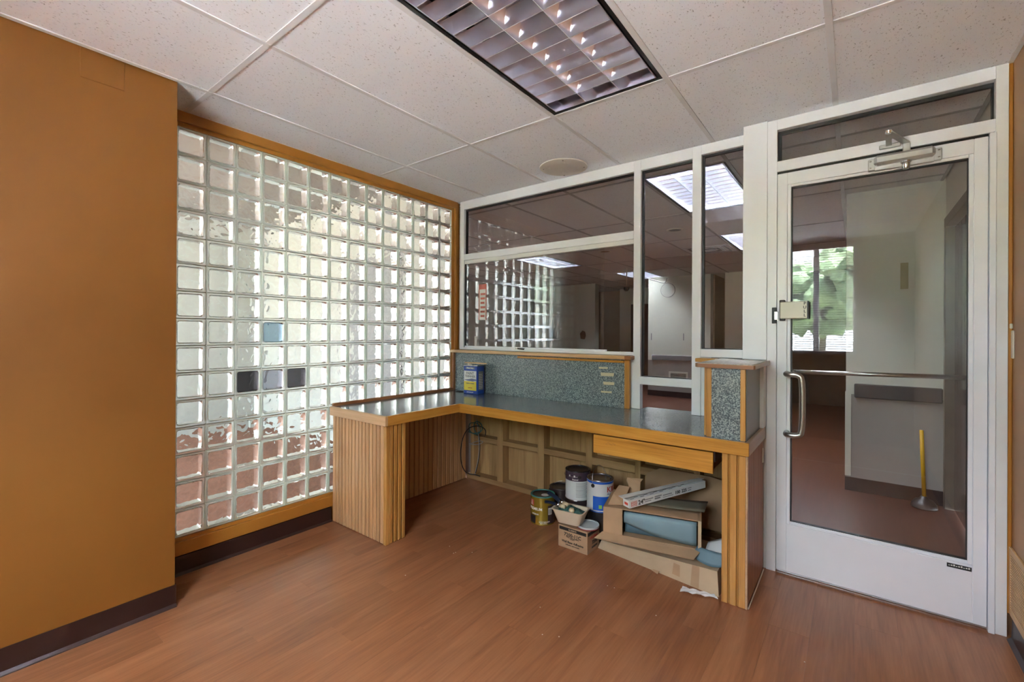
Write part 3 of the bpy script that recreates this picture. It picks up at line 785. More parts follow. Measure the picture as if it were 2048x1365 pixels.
# door closer
dc = thing('door_closer', None or '', 'x', (0.18, D0, 2.12))
for k in ('label', 'category'): del dc[k]
dc.parent = dr; dc.location = Vector((0.18, D0, 2.12)) - wpos(dr)
box('closer_body', (0.072, D0 - 0.040, 2.112), (0.292, D0 - 0.002, 2.160), 'closer_silver', dc, 0.012)
box('closer_base', (0.075, D0 - 0.014, 2.092), (0.290, D0 - 0.001, 2.120), 'closer_silver', dc, 0.002)
for q in (0.064, 0.300): box('end_bracket', (q - 0.014, D0 - 0.016, 2.094), (q + 0.014, D0, 2.150), 'closer_silver', dc, 0.003)
for q in (0.060, 0.304):
    for z in (2.106, 2.138): lathe('bracket_screw', [(0, 0), (0.004, 0), (0.004, 0.002), (0, 0.002)], 'screw', dc, (q, D0 - 0.019, z), 8)
lathe('spindle_cap', [(0, -0.026), (0.012, -0.026), (0.017, -0.012), (0.017, 0.0), (0.021, 0.002), (0.021, 0.010), (0, 0.010)], 'chrome', dc, (0.190, D0 - 0.022, 2.102), 18)
box('closer_post', (0.178, D0 - 0.030, 2.158), (0.206, D0 - 0.012, 2.196), 'closer_silver', dc, 0.003)
def bar(nm, a, b, w, h, mt, par):
    a, b = Vector(a), Vector(b); t = (b - a).normalized(); s = t.cross(Vector((0, 0, 1))).normalized() * (w / 2); q = Vector((0, 0, h / 2))
    c = (a + b) / 2
    vs = [p + i * s + j * q - c for p in (a, b) for i, j in ((-1, -1), (1, -1), (1, 1), (-1, 1))]
    return link(nm, mesh_of(vs, [(0, 1, 2, 3), (7, 6, 5, 4), (0, 4, 5, 1), (1, 5, 6, 2), (2, 6, 7, 3), (3, 7, 4, 0)]), mt, par, c)
bar('closer_arm', (0.192, D0 - 0.022, 2.197), (0.118, D0 - 0.215, 2.198), 0.026, 0.006, 'closer_silver', dc)
bar('closer_link', (0.118, D0 - 0.215, 2.204), (0.128, D0 - 0.015, 2.204), 0.022, 0.006, 'closer_silver', dc)
lathe('arm_pivot', [(0, -0.012), (0.010, -0.012), (0.012, 0.0), (0.008, 0.008), (0, 0.008)], 'chrome', dc, (0.118, D0 - 0.215, 2.204), 12)
box('shoe_plate', (0.092, D0 - 0.010, 2.192), (0.172, D0 - 0.002, 2.214), 'closer_silver', dc, 0.004)

# ---- stud wall under the counter (foot of the partition)
sw = thing('wall_front', 'bare pine studs and boards of the low wall under the counter', 'wall', (-1.6, 3.0, 0), kind='structure')
box('bottom_plate', (-2.745, 2.942, 0), (-0.40, 3.03, 0.042), 'pine_x', sw, 0.002)
box('top_plate', (-2.745, 2.942, 0.68), (-0.40, 3.03, 0.722), 'pine_x', sw, 0.002)
studs = [(-2.70, -2.662), (-2.395, -2.335), (-1.985, -1.925), (-1.56, -1.51), (-1.185, -1.147), (-0.80, -0.762), (-0.45, -0.41)]
for a, b in studs: box('stud', (a, 2.942, 0.042), (b, 3.03, 0.68), 'pine_z', sw, 0.002)
for (a0, a1), (b0, b1) in zip(studs[:-1], studs[1:]):
    box('blocking', (a1, 2.942, 0.345 + random.uniform(-.004, .012)), (b0, 3.03, 0.392 + random.uniform(-.004, .012)), 'pine_x', sw, 0.002)
x = -2.745
while x < -0.40:
    w = random.choice((0.14, 0.19, 0.24)); box('back_board', (x, 3.032, 0.0), (min(x + w - 0.002, -0.39), 3.047, 0.725), 'pine_z', sw); x += w
box('lobby_skin', (-2.9, 3.05, 0), (-0.34, 3.06, 0.765), 'lobby_lower', sw)
box('upper_core', (-2.822, YK - 0.03, 0.79), (-1.235, 3.05, 1.146), 'lobby_lower', sw)
box('upper_core', (-0.70, YK - 0.03, 0.79), (-0.5, 3.05, 1.150), 'lobby_lower', sw)

# ================================================================== RECEPTION COUNTER
ZT, ZE = 0.785, 0.727
wt = thing('worktop', 'L-shaped blue grey laminate counter top with oak edge strips', 'counter', (-1.6, 2.3, ZE))
multi('laminate_surface', [((XL + 0.024, 1.700, 0.752), (-2.250, 2.335, ZT))], 'counter_laminate', wt)
multi('laminate_surface', [((XL + 0.024, 2.3355, 0.752), (-0.404, 2.935, ZT)), ((-1.144, 2.935, 0.752), (-0.811, 3.05, ZT))], 'counter_laminate', wt)
box('oak_edge', (XL + 0.024, 1.680, ZE), (-2.232, 1.700, ZT + 0.0015), 'oak_worn_x', wt, 0.002)
box('oak_edge', (-2.250, 1.7002, ZE), (-2.232, 2.335, ZT + 0.0015), 'oak_y', wt, 0.002)
box('oak_edge', (-2.250, 2.3352, ZE - 0.003), (-0.386, 2.353, ZT + 0.0015), 'oak_x', wt, 0.002).location.y -= 0.018
box('oak_edge', (-0.404, 2.3355, ZE - 0.003), (-0.386, 2.800, ZT + 0.0015), 'oak_worn_y', wt, 0.002)
box('wall_rail', (XL + 0.006, 1.705, ZT - 0.02), (XL + 0.034, 2.858, ZT + 0.020), 'brown_rail_y', wt, 0.006)
lathe('cable_grommet', [(0, 0), (0.032, 0), (0.034, 0.003), (0.026, 0.004), (0.024, 0.001), (0, 0.001)], 'gasket', wt, (-2.70, 2.80, ZT + 0.0003), 20)

def reeds(par, face, a0, a1, fixed, z0, z1, n, mt, depth=0.008):
    """row of tongue-and-groove strips on a face"""
    w = (a1 - a0) / n
    for k in range(n):
        p0, p1 = a0 + k * w, a0 + (k + 1) * w
        g = 0.005
        if face == 'Y': box('strip', (p0 + g * 0.4, fixed, z0), (p1 - g, fixed + depth, z1), mt, par, 0.003)
        else: box('strip', (fixed - depth, p0 + g * 0.4, z0), (fixed, p1 - g, z1), mt, par, 0.003)
ls = thing('counter_support', 'oak strip clad end support of the left counter wing', 'support', (-2.54, 1.78, 0))
box('support_core', (XL + 0.026, 1.711, 0), (-2.258, 1.848, ZE - 0.001), 'brown_rail_x', ls)
reeds(ls, 'Y', XL + 0.027, -2.275, 1.702, 0.002, ZE - 0.001, 15, 'reed_z')
box('corner_post', (-2.275, 1.700, 0), (-2.248, 1.726, ZE - 0.001), 'oak_z', ls, 0.002)
reeds(ls, 'X', 1.726, 1.852, -2.248, 0.002, ZE - 0.001, 4, 'oak_z')
ip = thing('modesty_panel', 'grooved oak panel under the left wing along the glass blocks', 'panel', (-2.75, 2.4, 0))
box('panel_core', (-2.80, 1.850, 0), (-2.754, 2.938, ZE - 0.002), 'brown_rail_x', ip)
reeds(ip, 'X', 1.852, 2.936, -2.745, 0.002, ZE - 0.002, 22, 'reed_z')
rs = thing('counter_support', 'oak post and reddish strip panel under the right counter end', 'support', (-0.45, 2.55, 0))
box('support_core', (-0.500, 2.352, 0), (-0.404, 2.795, ZE - 0.004), 'brown_rail_x', rs)
for a, b in ((-0.507, -0.480), (-0.4785, -0.4735), (-0.472, -0.442), (-0.4405, -0.4355), (-0.434, -0.403)):
    box('post_strip', (a, 2.342 if b - a > 0.01 else 2.346, 0.001), (b, 2.352, ZE - 0.004), 'oak_z', rs, 0.002)
box('corner_bead', (-0.404, 2.341, 0.001), (-0.394, 2.354, ZE - 0.004), 'oak_worn_y', rs, 0.002)
reeds(rs, 'X', 2.355, 2.792, -0.394, 0.012, ZE - 0.004, 17, 'reed_red_z')
box('floor_caulk', (-0.394, 2.35, 0), (-0.388, 2.795, 0.010), 'tray_cream', rs, 0.003)
box('cable_clip', (-0.3945, 2.745, 0.60), (-0.388, 2.762, 0.68), 'cream_plastic', rs, 0.002)
dw = thing('drawer', 'oak drawer without a pull hung under the counter', 'drawer', (-0.87, 2.36, 0.607))
box('drawer_front', (-1.195, 2.345, 0.607), (-0.548, 2.363, 0.7115), 'oak_x', dw, 0.002)
multi('drawer_box', [((-1.185, 2.363, 0.615), (-1.173, 2.80, 0.70)), ((-0.572, 2.363, 0.615), (-0.56, 2.80, 0.70)), ((-1.173, 2.788, 0.615), (-0.572, 2.80, 0.70)), ((-1.173, 2.363, 0.615), (-0.572, 2.788, 0.622))], 'pine_x', dw)
for q in (-1.200, -0.551): box('drawer_runner', (q, 2.37, 0.66), (q + 0.006, 2.85, 0.724), 'can_metal', dw)
for k in range(6): box('pull_scar', (-1.118 + 0.010 * k, 2.3443, 0.6665 + 0.004 * ((k * 5) % 3)), (-1.106 + 0.010 * k, 2.3452, 0.6685 + 0.004 * ((k * 5) % 3)), 'brown_rail_x', dw)

bs = thing('backsplash', 'speckled blue grey laminate back panel with oak ledge above the counter', 'backsplash', (-2.0, 2.9, ZT))
box('laminate_panel', (-2.838, 2.888, ZT), (-1.240, 2.908, 1.118), 'granite_laminate', bs)
box('oak_ledge', (-2.868, 2.846, 1.118), (-1.183, 2.915, 1.143), 'oak_worn_x', bs, 0.003)
box('ledge_end', (-1.225, 2.844, 1.1175), (-1.180, 2.9155, 1.1435), 'brown_rail_x', bs, 0.003)
box('under_strip', (-2.135, 2.868, 1.094), (-1.240, 2.888, 1.110), 'oak_x', bs, 0.002)
box('end_post', (-1.240, 2.884, ZT), (-1.206, 2.912, 1.118), 'oak_z', bs, 0.002)
box('corner_rail', (-2.862, 2.862, ZT), (-2.838, 2.886, 1.118), 'brown_rail_y', bs, 0.003)
for k, (x0, x1, z0, z1) in enumerate(((-1.43, -1.365, 1.045, 1.058), (-1.415, -1.32, 0.995, 1.020), (-1.395, -1.316, 0.935, 0.957), (-1.412, -1.335, 0.878, 0.892))):
    lab = ('thin topmost scrap of torn tape on the speckled back panel', 'widest cream tape strip on the speckled back panel', 'cream tape strip third from the top on the back panel', 'faded lowest smear of tape on the speckled back panel')[k]
    tag(poly_thick('tape_strip', [(x0, 2.8875, z0), (x1, 2.8875, z0 + 0.002), (x1 + 0.004, 2.8875, z1), (x0 - 0.003, 2.8875, z1 - 0.001)], 0.0006, 'tape_cream'), lab, 'tape', 'tape left on the back panel')
hm = thing('pencil_mark', 'dark outline scratch on the speckled back panel', 'mark', (-1.75, 2.8875, 1.07))
for lo, hi in (((-1.83, 1.045), (-1.825, 1.066)), ((-1.83, 1.066), (-1.735, 1.070)), ((-1.735, 1.058), (-1.730, 1.070)), ((-1.82, 1.033), (-1.62, 1.035))):
    box('scratch', (lo[0], 2.8870, lo[1]), (hi[0], 2.8880, hi[1]), 'print_grey', hm)

pc = thing('counter_pillar', 'box pillar with speckled panel and oak corners on the counter end', 'pillar', (-0.49, 2.5, ZT))
box('pillar_core', (-0.575, 2.366, ZT), (-0.410, 2.90, 1.126), 'pine_z', pc)
box('front_panel', (-0.560, 2.3585, ZT), (-0.430, 2.366, 1.126), 'granite_laminate', pc)
box('oak_corner', (-0.583, 2.356, ZT), (-0.5595, 2.372, 1.126), 'oak_z', pc, 0.002)
box('oak_corner', (-0.4305, 2.356, ZT), (-0.408, 2.372, 1.126), 'oak_z', pc, 0.002)
box('oak_corner', (-0.600, 2.385, ZT), (-0.5755, 2.405, 1.126), 'oak_z', pc, 0.002)
box('side_panel', (-0.410, 2.372, ZT), (-0.4045, 2.735, 1.126), 'grey_panel', pc)
prism('cap_board', [(-0.622, 2.338), (-0.372, 2.338), (-0.366, 2.346), (-0.366, 2.80), (-0.50, 2.80), (-0.64, 2.915), (-0.64, 2.37)], 'Z', 1.128, 1.1465, 'brown_rail_x', pc)
prism('cap_top', [(-0.616, 2.352), (-0.380, 2.352), (-0.380, 2.795), (-0.505, 2.795), (-0.63, 2.90), (-0.63, 2.38)], 'Z', 1.1465, 1.149, 'cap_laminate', pc)
box('cap_edge', (-0.372, 2.350, 1.1275), (-0.3655, 2.80, 1.1495), 'oak_worn_y', pc, 0.001)
box('rear_ledge', (-0.770, 2.845, 1.124), (-0.655, 2.916, 1.146), 'oak_x', pc, 0.003)
box('rear_post', (-0.700, 2.865, ZT), (-0.672, 2.905, 1.124), 'oak_z', pc, 0.002)

# ================================================================== LOBBY
def lwall(name, lo, hi, mt, label): return tag(box(name, lo, hi, mt), label, 'wall', kind='structure')
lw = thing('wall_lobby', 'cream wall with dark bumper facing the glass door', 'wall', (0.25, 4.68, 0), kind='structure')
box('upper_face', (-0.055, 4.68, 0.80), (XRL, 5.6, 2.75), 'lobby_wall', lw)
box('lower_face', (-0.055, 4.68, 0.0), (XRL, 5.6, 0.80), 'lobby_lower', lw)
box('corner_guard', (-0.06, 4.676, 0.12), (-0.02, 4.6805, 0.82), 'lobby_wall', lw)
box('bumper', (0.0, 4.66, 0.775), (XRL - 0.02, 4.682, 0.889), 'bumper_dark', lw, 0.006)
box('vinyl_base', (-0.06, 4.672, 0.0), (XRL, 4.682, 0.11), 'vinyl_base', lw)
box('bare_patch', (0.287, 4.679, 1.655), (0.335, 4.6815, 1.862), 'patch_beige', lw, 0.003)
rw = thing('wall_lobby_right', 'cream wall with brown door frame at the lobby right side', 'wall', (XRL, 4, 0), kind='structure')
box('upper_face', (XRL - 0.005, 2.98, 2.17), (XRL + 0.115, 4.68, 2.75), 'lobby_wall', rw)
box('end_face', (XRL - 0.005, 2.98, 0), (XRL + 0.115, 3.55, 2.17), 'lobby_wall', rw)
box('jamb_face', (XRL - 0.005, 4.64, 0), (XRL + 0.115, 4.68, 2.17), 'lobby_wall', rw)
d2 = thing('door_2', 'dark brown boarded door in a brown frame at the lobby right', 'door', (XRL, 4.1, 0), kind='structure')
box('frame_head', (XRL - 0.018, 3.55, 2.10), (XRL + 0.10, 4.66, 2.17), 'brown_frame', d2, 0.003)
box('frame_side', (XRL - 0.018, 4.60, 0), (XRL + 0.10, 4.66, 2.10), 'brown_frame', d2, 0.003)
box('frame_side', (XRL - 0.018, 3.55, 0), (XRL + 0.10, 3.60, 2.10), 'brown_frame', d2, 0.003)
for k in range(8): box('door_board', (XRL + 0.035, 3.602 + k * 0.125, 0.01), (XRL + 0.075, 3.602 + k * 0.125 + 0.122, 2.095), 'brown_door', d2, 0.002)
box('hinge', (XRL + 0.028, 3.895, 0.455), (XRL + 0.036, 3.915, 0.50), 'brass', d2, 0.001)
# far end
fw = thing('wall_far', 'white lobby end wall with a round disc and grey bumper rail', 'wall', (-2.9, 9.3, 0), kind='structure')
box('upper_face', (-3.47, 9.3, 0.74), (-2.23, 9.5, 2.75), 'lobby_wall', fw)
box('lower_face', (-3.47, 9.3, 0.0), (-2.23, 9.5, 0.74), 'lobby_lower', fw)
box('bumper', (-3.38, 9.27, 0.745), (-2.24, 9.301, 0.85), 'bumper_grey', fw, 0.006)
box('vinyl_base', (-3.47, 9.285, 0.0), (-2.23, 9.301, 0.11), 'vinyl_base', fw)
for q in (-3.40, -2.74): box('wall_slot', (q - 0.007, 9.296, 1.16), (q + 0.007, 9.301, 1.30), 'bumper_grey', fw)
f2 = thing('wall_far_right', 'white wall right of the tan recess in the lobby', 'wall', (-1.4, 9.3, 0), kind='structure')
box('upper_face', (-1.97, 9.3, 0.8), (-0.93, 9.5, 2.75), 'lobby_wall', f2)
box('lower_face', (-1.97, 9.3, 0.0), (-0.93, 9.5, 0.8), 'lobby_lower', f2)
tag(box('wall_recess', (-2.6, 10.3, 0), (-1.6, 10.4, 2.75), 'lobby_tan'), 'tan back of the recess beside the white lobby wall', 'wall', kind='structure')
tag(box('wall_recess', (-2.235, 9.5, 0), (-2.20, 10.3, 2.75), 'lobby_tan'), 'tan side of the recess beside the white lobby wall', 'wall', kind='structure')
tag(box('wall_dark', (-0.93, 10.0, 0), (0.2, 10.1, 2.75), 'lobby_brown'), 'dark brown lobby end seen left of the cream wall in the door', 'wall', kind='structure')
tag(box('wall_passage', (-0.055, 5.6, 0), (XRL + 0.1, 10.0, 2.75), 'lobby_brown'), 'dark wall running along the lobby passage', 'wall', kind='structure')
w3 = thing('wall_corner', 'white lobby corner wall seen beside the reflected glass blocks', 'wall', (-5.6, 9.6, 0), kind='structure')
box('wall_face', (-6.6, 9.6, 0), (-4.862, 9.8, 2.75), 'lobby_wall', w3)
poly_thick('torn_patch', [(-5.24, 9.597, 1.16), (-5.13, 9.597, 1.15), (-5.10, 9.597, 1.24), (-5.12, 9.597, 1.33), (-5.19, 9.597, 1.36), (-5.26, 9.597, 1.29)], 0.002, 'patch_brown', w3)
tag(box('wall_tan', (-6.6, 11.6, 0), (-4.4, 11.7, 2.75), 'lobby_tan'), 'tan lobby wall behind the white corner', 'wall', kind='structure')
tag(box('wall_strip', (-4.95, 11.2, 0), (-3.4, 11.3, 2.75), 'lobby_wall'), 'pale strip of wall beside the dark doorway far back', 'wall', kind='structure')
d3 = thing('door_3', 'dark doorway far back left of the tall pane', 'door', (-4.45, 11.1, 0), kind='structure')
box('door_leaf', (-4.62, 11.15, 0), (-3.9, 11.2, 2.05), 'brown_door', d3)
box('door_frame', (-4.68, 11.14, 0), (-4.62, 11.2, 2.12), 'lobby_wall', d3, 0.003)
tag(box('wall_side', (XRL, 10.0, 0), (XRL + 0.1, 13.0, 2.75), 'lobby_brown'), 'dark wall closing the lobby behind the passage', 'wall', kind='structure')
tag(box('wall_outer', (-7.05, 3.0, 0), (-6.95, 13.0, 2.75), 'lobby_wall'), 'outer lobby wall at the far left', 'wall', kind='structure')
tag(box('wall_end', (-7.05, 12.95, 0), (XRL + 0.1, 13.05, 2.75), 'lobby_tan'), 'tan wall closing the far end of the lobby', 'wall', kind='structure')
# lobby small things
ds = thing('wall_disc', 'round white disc with a dark rim on the far lobby wall', 'disc', (-3.057, 9.298, 2.19))
dd = lathe('disc_face', [(0, 0), (0.142, 0), (0.142, 0.012), (0, 0.012)], 'wall_disc', ds, (-3.057, 9.298, 2.19), 40); dd.rotation_euler = (PI / 2, 0, 0)
dd = lathe('disc_rim', [(0.142, 0), (0.148, 0), (0.148, 0.014), (0.142, 0.014)], 'print_grey', ds, (-3.057, 9.298, 2.19), 40); dd.rotation_euler = (PI / 2, 0, 0)
vb = thing('cable_loop', 'loose grey cable drooping from the ceiling above the round disc', 'cable', (-3.2, 9.2, 2.43))
tube('cable_run', [(-3.45, 8.9, 2.46), (-3.25, 9.1, 2.38), (-3.12, 9.2, 2.33), (-3.09, 9.24, 2.34), (-3.06, 9.26, 2.44)], 0.010, 'cable_grey', vb, 8, sub=2)
def grille(name, label, org, w, h, n, axis, mt, frame, group=None, lean=0.5):
    g = thing(name, label, 'vent', org)
    x0, y0, z0 = org
    if axis == 'Y':
        for lo, hi in (((0, 0), (frame, h)), ((w - frame, 0), (w, h)), ((frame, h - frame), (w - frame, h)), ((frame, 0), (w - frame, frame))):
            box('grille_frame', (x0 + lo[0], y0 - 0.012, z0 + lo[1]), (x0 + hi[0], y0, z0 + hi[1]), mt, g, 0.002)
        box('duct_back', (x0 + frame, y0 - 0.002, z0 + frame), (x0 + w - frame, y0 + 0.0, z0 + h - frame), 'gap_dark', g)
        for k in range(n):
            z = z0 + frame + (h - 2 * frame) * (k + 0.5) / n
            box('fin', (x0 + frame, y0 - 0.010, z - 0.0035), (x0 + w - frame, y0 - 0.002, z + 0.0035), mt, g)
    else:
        for lo, hi in (((0, 0), (frame, h)), ((w - frame, 0), (w, h)), ((frame, h - frame), (w - frame, h)), ((frame, 0), (w - frame, frame))):
            box('grille_frame', (x0 - 0.010, y0 + lo[0], z0 + lo[1]), (x0, y0 + hi[0], z0 + hi[1]), mt, g, 0.002)
        box('duct_back', (x0 - 0.0015, y0 + frame, z0 + frame), (x0 + 0.0, y0 + w - frame, z0 + h - frame), 'gap_dark', g)
        for k in range(n):
            z = z0 + frame + (h - 2 * frame) * (k + 0.5) / n
            o = box('fin', (x0 - 0.009, y0 + frame, z - 0.0028), (x0 - 0.0015, y0 + w - frame, z + 0.0028), mt, g)
    return g
grille('wall_grille', 'white return air grille low on the far lobby wall', (-3.03, 9.299, 0.27), 0.38, 0.25, 9, 'Y', 'grille_white', 0.035)
for k, (px, py, lab) in enumerate(((-1.611, 5.13, 'dark recessed downlight seen through the tall pane'), (-2.832, 5.89, 'dark recessed downlight seen through the sliding window'))):
    dl = thing('downlight', lab, 'downlight', (px, py, CEIL))
    lathe('trim_ring', [(0.068, -0.001), (0.092, -0.001), (0.092, -0.006), (0.068, -0.008)], 'lobby_wall', dl, (px, py, CEIL), 24)
    lathe('dark_well', [(0, -0.0025), (0.070, -0.0025), (0.070, -0.001), (0, -0.001)], 'patch_brown' if k else 'bumper_dark', dl, (px, py, CEIL), 24)
vn = thing('ceiling_diffuser', 'square slotted air diffuser in the lobby ceiling', 'vent', (-1.6, 6.6, CEIL))
for k in range(5):
    h0 = 0.29 - k * 0.055
    for lo, hi in (((-h0, -h0), (h0, -h0 + 0.018)), ((-h0, h0 - 0.018), (h0, h0)), ((-h0, -h0 + 0.018), (-h0 + 0.018, h0 - 0.018)), ((h0 - 0.018, -h0 + 0.018), (h0, h0 - 0.018))):
        box('diffuser_vane', (-1.6 + lo[0], 6.63 + lo[1], CEIL - 0.004 - 0.003 * k), (-1.6 + hi[0], 6.63 + hi[1], CEIL - 0.001), 'grid_white' if k % 2 == 0 else 'bumper_grey', vn)
dm = thing('dome_camera', 'black dome security camera under the lobby ceiling', 'camera', (-3.35, 8.0, 2.3))
cpt = at(1253, 577, 1, 7.6)
dm.location = cpt
lathe('dome', [(0, -0.055), (0.03, -0.048), (0.048, -0.025), (0.052, 0.0), (0.052, 0.02), (0, 0.02)], 'camera_black', dm, cpt, 20)
tube('camera_stem', [cpt + Vector((0, 0, 0.02)), Vector((cpt.x, cpt.y, CEIL))], 0.010, 'lobby_wall', dm)
pl = thing('plunger', 'yellow handled plunger with black rubber cup in the lobby corner', 'plunger', (0.42, 4.555, 0))
lathe('rubber_cup', [(0.075, 0.0), (0.078, 0.006), (0.072, 0.03), (0.055, 0.055), (0.030, 0.066), (0.018, 0.085), (0, 0.085)], 'black_rubber', pl, (0.42, 4.555, 0.0), 28)
tube('handle', [(0.42, 4.555, 0.075), (0.405, 4.57, 0.575)], 0.0125, 'yellow_paint', pl, 12)

# ================================================================== OUTDOORS
tag(box('paving', (-12, YBACK - 8, -0.12), (XL - 0.08, 2.95, -0.05), 'paving_brick'), 'brick red paving outside the glass block wall', 'paving', kind='structure')
xw = thing('wall_porch', 'cream outside wall of the lobby seen through the glass blocks', 'wall', (-5, 3.0, 0), kind='structure')
box('wall_face', (-12, 2.95, -0.1), (XL - 0.08, 3.0, 3.2), 'cream_stucco', xw)
tag(box('door_4', (-4.55, 2.93, -0.05), (-3.65, 2.9502, 2.1), 'bumper_grey'), 'grey outside door blurred behind the right glass blocks', 'door', kind='structure')
tag(box('wall_neighbour', (-7.0, -6, -0.1), (-6.8, 2.9, 3.6), 'cream_stucco'), 'cream garden wall beyond the glass blocks', 'wall', kind='structure')
tag(box('porch_roof', (-5.1, -4, 2.9), (XL - 0.01, 2.95, 3.0), 'cream_stucco'), 'pale porch roof over the paving', 'roof', kind='structure')
tag(box('lawn', (-14, -30, -0.2), (14, YBACK - 0.1, -0.12), 'lawn'), 'green lawn outside the window behind the viewer', 'lawn', kind='structure')
tag(box('terrace', (-6, -7, -0.12), (6, YBACK - 0.1, -0.09), 'concrete'), 'pale concrete terrace added outside the rear window to bounce light in', 'terrace', kind='structure')  # added pale ground that throws sunlight up to the ceiling
def tree(x, y, h, w, label):
    t = thing('tree', label, 'tree', (x, y, -0.12), group='trees reflected in the door glass')
    tube('trunk', [(x, y, -0.12), (x + 0.05, y, h * 0.3), (x, y + 0.1, h * 0.6)], 0.13, 'bark', t, 8)
    bm = bmesh.new()
    rnd = random.Random(int(x * 100))
    for k in range(260):
        d = Vector((rnd.gauss(0, 1), rnd.gauss(0, 1), rnd.gauss(0, 1))).normalized() * rnd.uniform(0.55, 1.0)
        s = rnd.uniform(0.10, 0.24) * w
        rt = bmesh.ops.create_icosphere(bm, subdivisions=1, radius=s)
        mt_ = Matrix.Rotation(rnd.uniform(0, 6), 3, 'X') @ Matrix.Rotation(rnd.uniform(0, 6), 3, 'Z')
        for v in rt['verts']:
            v.co *= rnd.uniform(0.7, 1.35)
            v.co = mt_ @ v.co
            v.co += Vector((d.x * w, d.y * w, h * 0.66 + d.z * h * 0.34))
    me = bpy.data.meshes.new('crown'); bm.to_mesh(me); bm.free()
    link('crown', me, 'foliage', t, (x, y, 0))
tree(0.9, -11.5, 4.8, 1.9, 'broad leafy tree right of the reflected window mullion')
tree(-4.6, -15.5, 4.2, 2.0, 'leafy tree left of the reflected window mullion')
tree(5.2, -14.0, 5.0, 2.2, 'far leafy tree at the edge of the reflected window')
tree(-1.2, -19.5, 4.4, 2.2, 'distant tree between the two nearer trees outside')

# ================================================================== SMALL THINGS
# ceiling speaker cover
so = thing('speaker_cover', 'round beige cover plate screwed to the ceiling by the partition', 'plate', (-1.632, 2.728, CEIL))
lathe('cover_disc', [(0, -0.009), (0.158, -0.009), (0.166, -0.006), (0.168, -0.001), (0, -0.001)], 'speaker_plate', so, (-1.632, 2.728, CEIL), 48)
for k in range(4):
    a = 0.5 + k * PI / 2
    lathe('screw', [(0, -0.0115), (0.005, -0.0115), (0.006, -0.009), (0, -0.009)], 'screw', so, (-1.632 + 0.142 * math.cos(a), 2.728 + 0.142 * math.sin(a), CEIL), 8)
    lathe('screw', [(0, -0.0110), (0.004, -0.0110), (0.005, -0.009), (0, -0.009)], 'print_white', so, (-1.632 + 0.10 * math.cos(a + 0.1), 2.728 + 0.10 * math.sin(a + 0.1), CEIL), 8)
# switch plate, little box and vent on the right wall
sw2 = thing('switch_plate', 'cream double switch plate on the tan wall', 'switch', (XR, 2.86, 1.25))
box('plate', (XR - 0.006, 2.795, 1.195), (XR, 2.865, 1.315), 'cream_plastic', sw2, 0.003)
for z in (1.222, 1.262): box('toggle', (XR - 0.012, 2.826, z), (XR - 0.006, 2.834, z + 0.022), 'cream_plastic', sw2, 0.002)
tag(box('door_chime_button', (XR - 0.010, 2.822, 1.322), (XR, 2.842, 1.345), 'cream_plastic', bev=0.003), 'tiny cream button box above the switch plate', 'button')
grille('wall_vent', 'tan louvered vent low on the tan wall', (XR, 2.33, 0.105), 0.50, 0.285, 22, 'X', 'grille_tan', 0.028)

# paint thinner can and shim
th = thing('paint_thinner_can', 'blue rectangular paint thinner can in the counter corner', 'can', (-2.535, 2.80, ZT), rz=0.04)
box('can_body', (-0.075, -0.048, 0), (0.075, 0.048, 0.236), 'thinner_blue', th, 0.006)
box('top_rim', (-0.0755, -0.0485, 0.232), (0.0755, 0.0485, 0.240), 'can_metal', th, 0.002)
lu = box('label_upper', (-0.066, -0.0492, 0.105), (0.066, -0.0478, 0.192), 'label_pale', th)
ll_ = box('label_lower', (-0.066, -0.0492, 0.03), (0.066, -0.0478, 0.105), 'label_yellow', th)
bb_ = box('brand_band', (-0.05, -0.0494, 0.205), (0.05, -0.0480, 0.226), 'label_slate', th)
prism('swoosh', [(-0.066, 0.118), (-0.02, 0.108), (0.03, 0.106), (0.066, 0.114), (0.066, 0.124), (0.02, 0.130), (-0.02, 0.122)], 'Y', -0.0500, -0.0490, 'label_slate', th)
sd_ = box('side_label', (0.0748, -0.03, 0.035), (0.0758, 0.03, 0.19), 'print_grey', th)
for body, sz, zz, mt in (('Klean Strip', 0.016, 0.211, 'print_white'), ('PAINT', 0.030, 0.162, 'print_grey'), ('THINNER', 0.026, 0.138, 'print_grey'), ('THINS & CLEANS', 0.0115, 0.085, 'print_grey'), ('CAUTION', 0.010, 0.048, 'print_red'), ('ONE GALLON', 0.011, 0.012, 'print_white')):
    text('lettering', body, sz, mt, {'Klean Strip': bb_, 'PAINT': lu, 'THINNER': lu, 'ONE GALLON': th}.get(body, ll_), (0, -0.0502, zz), (1, 0, 0), (0, 0, 1), align='CENTER')
for k in range(9): box('small_print', (0.0756, -0.026, 0.05 + k * 0.014), (0.0762, 0.02 + 0.006 * (k % 2), 0.054 + k * 0.014), 'print_white', sd_)
lathe('cap', [(0, 0.240), (0.018, 0.240), (0.018, 0.252), (0, 0.252)], 'print_white', th, (-0.045, 0.0, 0), 16)
ss = thing('wood_shim', 'thin torn wooden shim lying across the paint thinner can', 'shim', (-2.50, 2.78, ZT + 0.25))
poly_thick('shim_board', [(-2.60, 2.755, ZT + 0.2535), (-2.53, 2.745, ZT + 0.2545), (-2.395, 2.752, ZT + 0.2535), (-2.372, 2.772, ZT + 0.2535), (-2.50, 2.80, ZT + 0.2545), (-2.58, 2.79, ZT + 0.2535)], 0.009, 'oak_worn_x', ss, (0, 0, 1))

